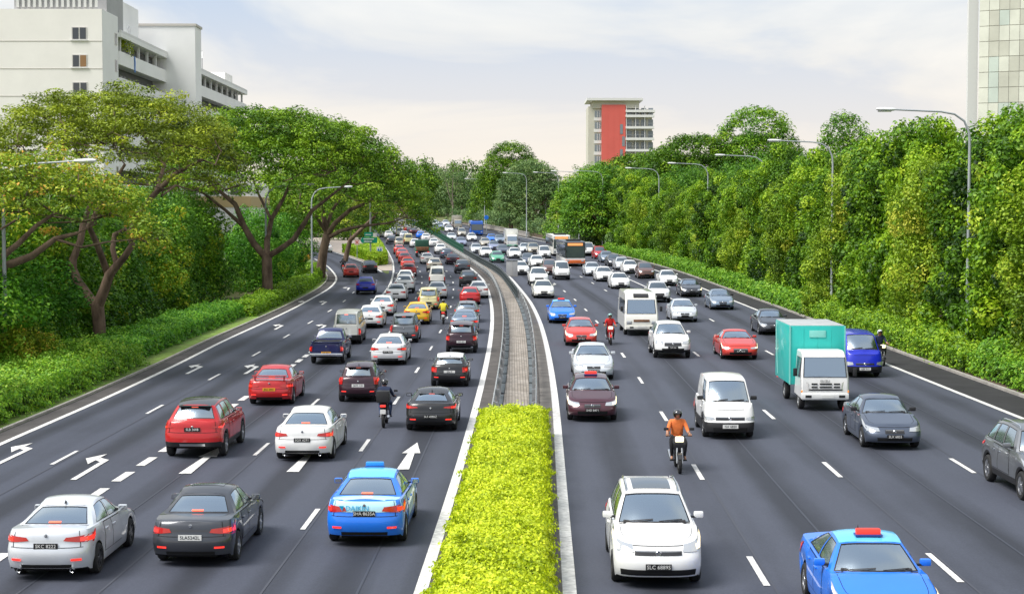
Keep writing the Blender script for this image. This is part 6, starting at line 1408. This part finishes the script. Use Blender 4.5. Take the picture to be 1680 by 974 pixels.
def drive(kind, px, py, cv, away, colour, label, opts=(), plate=None, roof=None, lod=None, cat=None, over=None):
    L = SPECS[kind]['L']; ov = SPECS[kind]['ra'] if away else SPECS[kind]['fa']
    Mx = road_pose(px, py, cv, away, L / 2 - (ov - SPECS[kind]['wr'] * .3 if over is None else over)); yy = Mx.translation.y
    if lod is None: lod = 0 if yy < 118 else (1 if yy < 215 else 2)
    c_ = cat or CATN.get(kind, 'sedan'); o2 = tuple(o for o in opts if lod == 0 or not o.startswith('plate_'))
    return put_car(OBN.get(c_, 'sedan_car'), kind, Mx, colour, label, c_, GA if away else GO, lod, o2, plate if lod == 0 else None, roof)
PB, PW, PY = 'plate_white', 'plate_black', 'plate_black'
# --- away: nearest rows, each by its own look
drive('sedan_sharp', 92, 943, SD, True, 'silver', 'silver sedan with twin exhausts, lower corner, nearest the bridge', ('exhaust', 'fin'), ('SKC 8222', PB))
drive('sedan', 324, 921, LEE, True, 'dark_grey', 'dark grey sedan between the silver sedan and the blue taxi', ('plate_white', 'sunroof'), ('SLA5242L', PW))
tx = drive('taxi', 603, 889, LD, True, 'blue', 'blue taxi with pale boot and blue roof sign', ('taxi', 'roof2'), ('SHA 8635A', PB), 'sky')  # roof colour lightened to stand for the sky mirrored in it
drive('suv', 322, 749, SD, True, 'red', 'red sport utility vehicle with black glass roof', ('roof2', 'skid'), ('SLB 3608', PB), 'black')
drive('saloon', 501, 753, LEE, True, 'white', 'white sedan straddling the arrow beside the red vehicles', ('exhaust',), ('SGX 6291', PB))
drive('scirocco', 708, 706, ML, True, 'black', 'black sporty hatchback with red lamps nearest the hedge end', ('blackmirror',), ('SLF 4086Z', PB))
drive('sedan', 446, 663, SD, True, 'red', 'red sedan with rear wing and yellow plate', ('plate_yellow', 'spoiler'), ('JKA 2901', PY))
drive('boxhatch', 589, 659, LEE, True, 'plum', 'small black-plum hatchback with tall upright lamps', ('plate_white',), ('SKM 118', PW))
drive('mini', 738, 634, ML, True, 'black', 'small black hatchback with white roof', ('roof2', 'plate_white'), ('SJN 7', PW), 'white')
drive('saloon', 638, 598, LEE, True, 'pearl', 'pearl white sedan behind the plum hatchback', (), ('SKY 9042', PB))
pickup(road_pose(538, 596, SD, True, 1.5), 'navy', 'navy pickup truck with chrome bumper and yellow plate', GA)
drive('boxmpv', 663, 562, LEE, True, 'grey', 'grey box-shaped people carrier ahead of the pearl sedan', (), ('SLU 1520', PB))
drive('jeep', 757, 579, ML, True, 'plum', 'dark plum off-roader with lit lamps beside the median', ('plate_white',), ('SGD 553', PW))
drive('van', 570, 564, SD, True, 'cream_white', 'white delivery van in front of the navy pickup', (), ('GBA 7713', PB))
drive('taxi', 684, 532, LEE, True, 'yellow', 'yellow taxi sedan ahead of the grey people carrier', (), ('SHC 4410', PB))
drive('sedan', 607, 538, SD, True, 'white', 'white sedan just ahead of the white delivery van', (), None)
drive('sedan', 627, 518, SD, True, 'white', 'white sedan second ahead of the white delivery van', (), None)
drive('boxmpv', 703, 508, LEE, True, 'pale_yellow', 'pale yellow van-like taxi ahead of the yellow taxi', (), None)
drive('sedan', 762, 547, ML, True, 'steel_blue', 'grey-blue sedan tucked ahead of the plum off-roader', (), None)
drive('hatch', 766, 529, ML, True, 'grey', 'grey hatchback two ahead of the plum off-roader', (), None)
drive('hatch', 771, 500, ML, True, 'red', 'red hatchback beside the median bend', (), None)
drive('sedan', 785, 489, ML, True, 'white', 'white sedan hugging the median line at its bend', (), None)
drive('crossover', 768, 471, ML, True, 'black', 'black hatchback with big red lamps at the median bend', (), None)
drive('sedan', 650, 494, SD, True, 'white', 'white sedan with red lamps before the exit line', (), None)
drive('sedan', 717, 490, LEE, True, 'white', 'white sedan with orange lamps ahead of the pale yellow taxi', (), None)
drive('suv', 663, 481, SD, True, 'white', 'white sport utility vehicle by the exit nose', (), None)
drive('van', 717, 469, LEE, True, 'cream_white', 'cream van with wide rear window in the middle lane', (), None)
drive('crossover', 600, 483, D1, True, 'deep_blue', 'bright blue sport utility vehicle on the slip road', (), None)
drive('sedan', 576, 455, SR, True, 'coral', 'orange-red sedan turning along the slip road', (), None)
drive('sedan', 607, 448, SR, True, 'black', 'black sedan at the slip road island nose', (), None)
drive('sedan', 536, 414, SR, True, 'white', 'white sedan going round the far end of the slip road', (), None)
def queue(items, cv, away, lane):
    for k, it in enumerate(items):
        kind, px, py, colour, words = it[:5]
        if kind in SPECS: drive(kind, px, py, cv, away, colour, f'{words} {CATN.get(kind, "sedan").replace("suv", "sport utility vehicle").replace("mpv", "people carrier")}, {ORD[k]} in the far {lane}')
queue([('crossover', 759, 449, 'dark_grey', 'dark grey'), ('sedan', 743, 434, 'plum', 'dark plum'), ('hatch', 733, 424, 'slate', 'slate blue'), ('crossover', 723, 417, 'white', 'white'), ('sedan', 712, 405, 'white', 'white'), ('sedan', 699, 396, 'white', 'small white'), ('hatch', 690, 391.5, 'blue', 'blue'), ('sedan', 678.6, 385, 'maroon', 'dark red'), ('sedan', 668, 378, 'silver', 'silver')], ML, True, 'lane along the median, driving away')
queue([('suv', 713, 447, 'beige', 'beige-topped'), ('sedan', 701, 433, 'white', 'white'), ('sedan', 681, 406, 'white', 'white'), ('van', 670, 401, 'pale_yellow', 'pale yellow'), ('sedan', 663, 391, 'silver', 'silver'), ('van', 656, 388.6, 'cream_white', 'cream'), ('sedan', 661, 381, 'red', 'red')], LEE, True, 'middle lane, driving away')
queue([('sedan', 665, 467, 'white', 'white'), ('hatch', 671, 453, 'red', 'bright red'), ('sedan', 669, 442, 'coral', 'coral red'), ('sedan', 664, 432, 'red', 'red'), ('sedan', 660, 424, 'coral', 'coral'), ('hatch', 655, 417, 'red', 'red'), ('boxmpv', 655, 405, 'beige', 'beige'), ('crossover', 642, 401, 'dark_grey', 'dark'), ('sedan', 638, 391, 'white', 'white'), ('sedan', 631, 389, 'pearl', 'pearl'), ('hatch', 645, 384, 'silver', 'silver')], SD, True, 'outer lane, driving away')
lorry(road_pose(693, 422, LEE, True, 2.0), 'open lorry with green tarpaulin and brown load in the far middle lane', GA, cab='paint_cream_white', box='paint_green', bed=True, detail=False)
# --- oncoming
drive('mpv', 1076, 955, RA, False, 'white', 'white people carrier with dark sunroof nearest the hedge', ('lit', 'sunroof', 'rails'), ('SLC 6889S', PB))
drive('taxi', 1452, 1048, RB, False, 'blue', 'blue taxi with red lit roof sign cut by the lower frame', ('taxi', 'redsign', 'fin', 'lit', 'roof2'), ('SHA 2177', PB), 'sky')
drive('smallvan', 1194, 717, RB, False, 'white', 'white small van with grey bumper behind the orange rider', ('blackmirror', 'plate_white', 'panel_side'), ('GX 6820', PW))
drive('hatch', 971, 689, RA, False, 'maroon', 'maroon taxi with small red roof sign and lit fog lamps', ('taxi', 'redsign', 'lit'), ('SHD 8471', PB), None, None, 'taxi')
drive('saloon', 973, 622, RA, False, 'silver', 'silver sedan right behind the maroon taxi', (), ('SFW 5520', PB))
drive('hatch', 953, 567, RA, False, 'coral', 'coral-red hatchback behind the silver sedan', ('lit',), ('SKP 812', PB))
drive('sedan', 922, 530, RA, False, 'blue', 'blue taxi with red roof sign along the median bend', ('taxi', 'redsign', 'roof2'), ('SHB 402', PB), 'sky', None, 'taxi')
minibus(road_pose(1050, 549, RB, False, 2.0), 'white minibus with sloping windscreen beside the red-clad rider', GO)
drive('suv', 1102, 587, RB, False, 'white', 'white sport utility vehicle below the minibus', (), ('SLK 66', PB))
drive('coupe', 1212, 589, RC, False, 'coral', 'red coupe with lit headlamps beside the teal lorry', ('lit',), ('SLM 9050', PB))
lorry(road_pose(1347, 671, RC, False, 1.85), 'white-cab box lorry with teal cargo box', GO)
drive('van', 1412, 617, RE, False, 'deep_blue', 'deep blue van with grey bumper behind the teal lorry', ('plate_white', 'blackmirror'), ('GBF 913', PW))
drive('sedan', 1460, 734, RC, False, 'slate', 'slate blue sedan with one amber lamp in front of the lorry', ('blackmirror',), ('SLX 6855', PB))
Mx = road_pose(1640, 772, RE, False, .0); drive('suv', 1736, 822, RE, False, 'grey', 'grey sport utility vehicle cut by the frame edge', ('rails', 'chromehandle'), ('SKW 30', PB))
drive('sedan', 1268, 549, RE, False, 'dark_grey', 'dark sedan half hidden behind the teal lorry', (), None)
drive('sedan', 1184, 508, RE, False, 'steel_blue', 'steel blue sedan beside the kerb line', ('blackmirror',), None)
drive('sedan', 1122, 528, RC, False, 'silver', 'silver sedan with large oval grille', (), None)
drive('sedan', 1134, 487, RE, False, 'dark_grey', 'dark grey sedan with lit headlamps near the kerb line', ('lit',), None, None, 0)
drive('crossover', 1081, 496, RC, False, 'pearl', 'pearl crossover with dark grille behind the minibus', (), None)
drive('sedan', 1097, 469, RE, False, 'white', 'white sedan behind the dark grey one with lit headlamps', (), None)
drive('mpv', 1060, 457, RE, False, 'brown', 'brown people carrier by the ground cover', (), None)
drive('smallvan', 922, 459, RB, False, 'white', 'white van with black bumper in front of the bus', (), None)
drive('sedan', 892, 489, RA, False, 'cream_white', 'cream-white sedan behind the blue taxi at the bend', (), None)
drive('suv', 884, 469, RA, False, 'white', 'white sport utility vehicle behind the cream-white sedan', (), None)
drive('mpv', 903, 451, RB, False, 'brown', 'dull brown people carrier partly behind the white van', (), None)
bus(road_pose(942, 437, RC, False, 4.6), 'white and orange bus with amber destination sign', GO, 11.5, 'paint_dark_grey', 'paint_white', 3.1, front='paint_orange')
bus(road_pose(920, 420, RC, False, 4.0), 'pale bus half hidden behind the orange one', GO, 10.5, 'paint_cream_white', 'paint_cream_white', 3.0)
bus(road_pose(782, 386.5, RC, False, 3.0), 'blue bus on the far bend', GO, 9, 'paint_bus_blue', 'paint_bus_blue', 2.9, sign=False)
lorry(road_pose(840, 408, RC, False, 2.0), 'white box lorry with a green bumper in the far queue', GO, box='paint_cream_white', roof='lorry_roof', detail=False, bumper='paint_green')
lorry(road_pose(751, 376, RB, False, 2.0), 'beige box lorry high on the far bend', GO, box='paint_beige', roof='paint_beige', cab='paint_beige', detail=False)
lorry(road_pose(691, 363, RA, False, 2.0), 'small white box lorry at the farthest visible bend', GO, box='paint_white', roof='paint_white', detail=False)
queue([('sedan', 855, 451, 'white', 'white'), ('hatch', 816.6, 431, 'green', 'green'), ('sedan', 798, 422, 'white', 'white'), ('sedan', 782, 416, 'silver', 'silver'), ('sedan', 757, 404, 'lavender', 'bluish'), ('sedan', 741, 395, 'silver', 'silver'), ('sedan', 715, 381, 'dark_grey', 'dark'), ('sedan', 715, 371, 'silver', 'small silver'), ('sedan', 702.6, 371, 'beige', 'beige'), ('sedan', 690, 368.5, 'pearl', 'tiny pearl')], RA, False, 'lane along the median, oncoming')
queue([('sedan', 882, 439, 'white', 'white'), ('sedan', 868, 435, 'slate', 'slate'), ('sedan', 845, 424, 'white', 'white'), ('sedan', 826, 418, 'slate', 'dark blue'), ('hatch', 811, 411, 'lavender', 'lavender'), ('sedan', 797, 405, 'beige', 'beige'), ('sedan', 774.5, 396, 'white', 'white'), ('boxmpv', 758, 388.5, 'beige', 'beige'), ('sedan', 737, 381, 'white', 'white'), ('sedan', 723, 376, 'lavender', 'lavender'), ('sedan', 732, 371, 'silver', 'small silver')], RB, False, 'second lane, oncoming')
queue([('sedan', 1018, 474, 'white', 'white'), ('sedan', 992, 462, 'white', 'white'), ('sedan', 973, 453, 'silver', 'silver'), ('boxmpv', 894, 424, 'white', 'white'), ('suv', 876, 418, 'beige', 'beige'), ('sedan', 862, 415, 'silver', 'silver'), ('sedan', 820, 399, 'steel_blue', 'steel blue'), ('taxi', 807, 398, 'blue', 'blue')], RC, False, 'third lane, oncoming')
queue([('sedan', 1035, 449, 'white', 'white'), ('sedan', 1022, 443, 'silver', 'silver'), ('sedan', 1009, 437, 'dark_grey', 'dark'), ('sedan', 997, 431, 'steel_blue', 'steel blue'), ('boxmpv', 985, 425, 'red', 'red'), ('van', 965, 420, 'white', 'white'), ('sedan', 972, 419, 'pearl', 'pearl')], RE, False, 'merging lane, oncoming')
# --- motorcycles and riders
def bike(px, py, cv, away, colour, blabel, rlabel, top, legs, helmet, box=None, feet='skin', arms='skin', lit=True, sc=1.0):
    Mx = road_pose(px, py, cv, away, .62)
    motorbike(Mx, blabel, 'motorcycles in the traffic', colour, box=box, lit=lit); rider(Mx, rlabel, 'motorcycle riders', top, legs, helmet, feet, arms)
bike(1115, 777, RA, False, 'paint_black', 'dark motorcycle with white front cowl under the orange-shirted rider', 'person in orange shirt and dark helmet riding towards the bridge', 'cloth_orange', 'cloth_dark', 'helmet_black')
bike(629, 702, LD, True, 'paint_black', 'black motorcycle with rear top box beside the black hatchback', 'person in dark jacket and jeans riding away on the lane line', 'cloth_navy', 'cloth_jeans', 'helmet_black', 'trim_black', 'cloth_dark', 'cloth_navy')
bike(727, 532, LD, True, 'paint_red', 'red motorcycle ahead between two queues', 'person in yellow jacket riding away between two queues', 'cloth_yellow', 'cloth_dark', 'helmet_black', None, 'cloth_dark', 'cloth_yellow')
bike(1002, 566, RA, False, 'paint_red', 'red motorcycle beside the white minibus', 'person in red shirt and pale helmet beside the white minibus', 'cloth_red', 'cloth_dark', 'helmet_teal', None, 'cloth_dark')
bike(1449, 601, RE, False, 'paint_black', 'dark motorcycle with lit headlamp on the edge line', 'person in dark clothes and white helmet on the edge line', 'cloth_navy', 'cloth_dark', 'helmet_white', None, 'cloth_dark', 'skin')
bike(563, 447, SR, True, 'paint_black', 'dark motorcycle turning along the slip road', 'person in dark clothes riding along the slip road', 'cloth_dark', 'cloth_dark', 'helmet_black', None, 'cloth_dark', 'cloth_dark')
# lettering and livery of the near blue taxi
mat('livery_cyan', (.50, .82, .93), rough=.35, coat=.8); mat('livery_blue', (.0, .35, .62), rough=.4); mat('livery_yellow', (.80, .62, .10), rough=.4, coat=.5)
ct = Car(SPECS['taxi']); C0 = np.array([0, 0, .6]); m = MB()
patch(m, ct.rear, rect(-.97, .97, .70, 1.0), 14, 4, .005, 'livery_cyan', C0)
P = []
for x in np.linspace(-ct.hl + .16, ct.xb + .02, 5): P.append([(x, f_ * (ct.yb(x) - .02), ct.zt(x) + .040 * (1 - f_ * f_) + .006) for f_ in np.linspace(-1, 1, 9)])
m.grid(P, 'livery_cyan'); m.build('boot_livery', tx)
for sg in (1, -1):
    m = MB(); patch(m, lambda x, t, sg=sg: ct.side(x, t, sg), ((ct.fx - ct.Ra - .25, .45), (ct.rx + ct.Ra + .05, .34), (ct.rx + ct.Ra + .05, .96), (ct.fx - ct.Ra - .05, .96)), 8, 5, .010, 'livery_cyan', C0)
    patch(m, lambda x, t, sg=sg: ct.side(x, t, sg), ((.55, .4), (.25, .4), (.45, .8), (.62, .8)), 3, 4, .013, 'livery_yellow', C0); m.build('side_livery', tx)
q = ct.rear(.25, .80); link('lettering', text_mesh('DAIKIN', .16, 'livery_blue'), tx, (q[0] - .02, .16, q[2] + .01), (R(80), 0, R(-90)))
m = MB(); m.add([(q[0] - .02, .58, q[2] + .07), (q[0] - .02, .46, q[2] + .07), (q[0] - .02, .50, q[2] - .05)], [(0, 1, 2)], 'livery_blue'); m.build('emblem', tx)
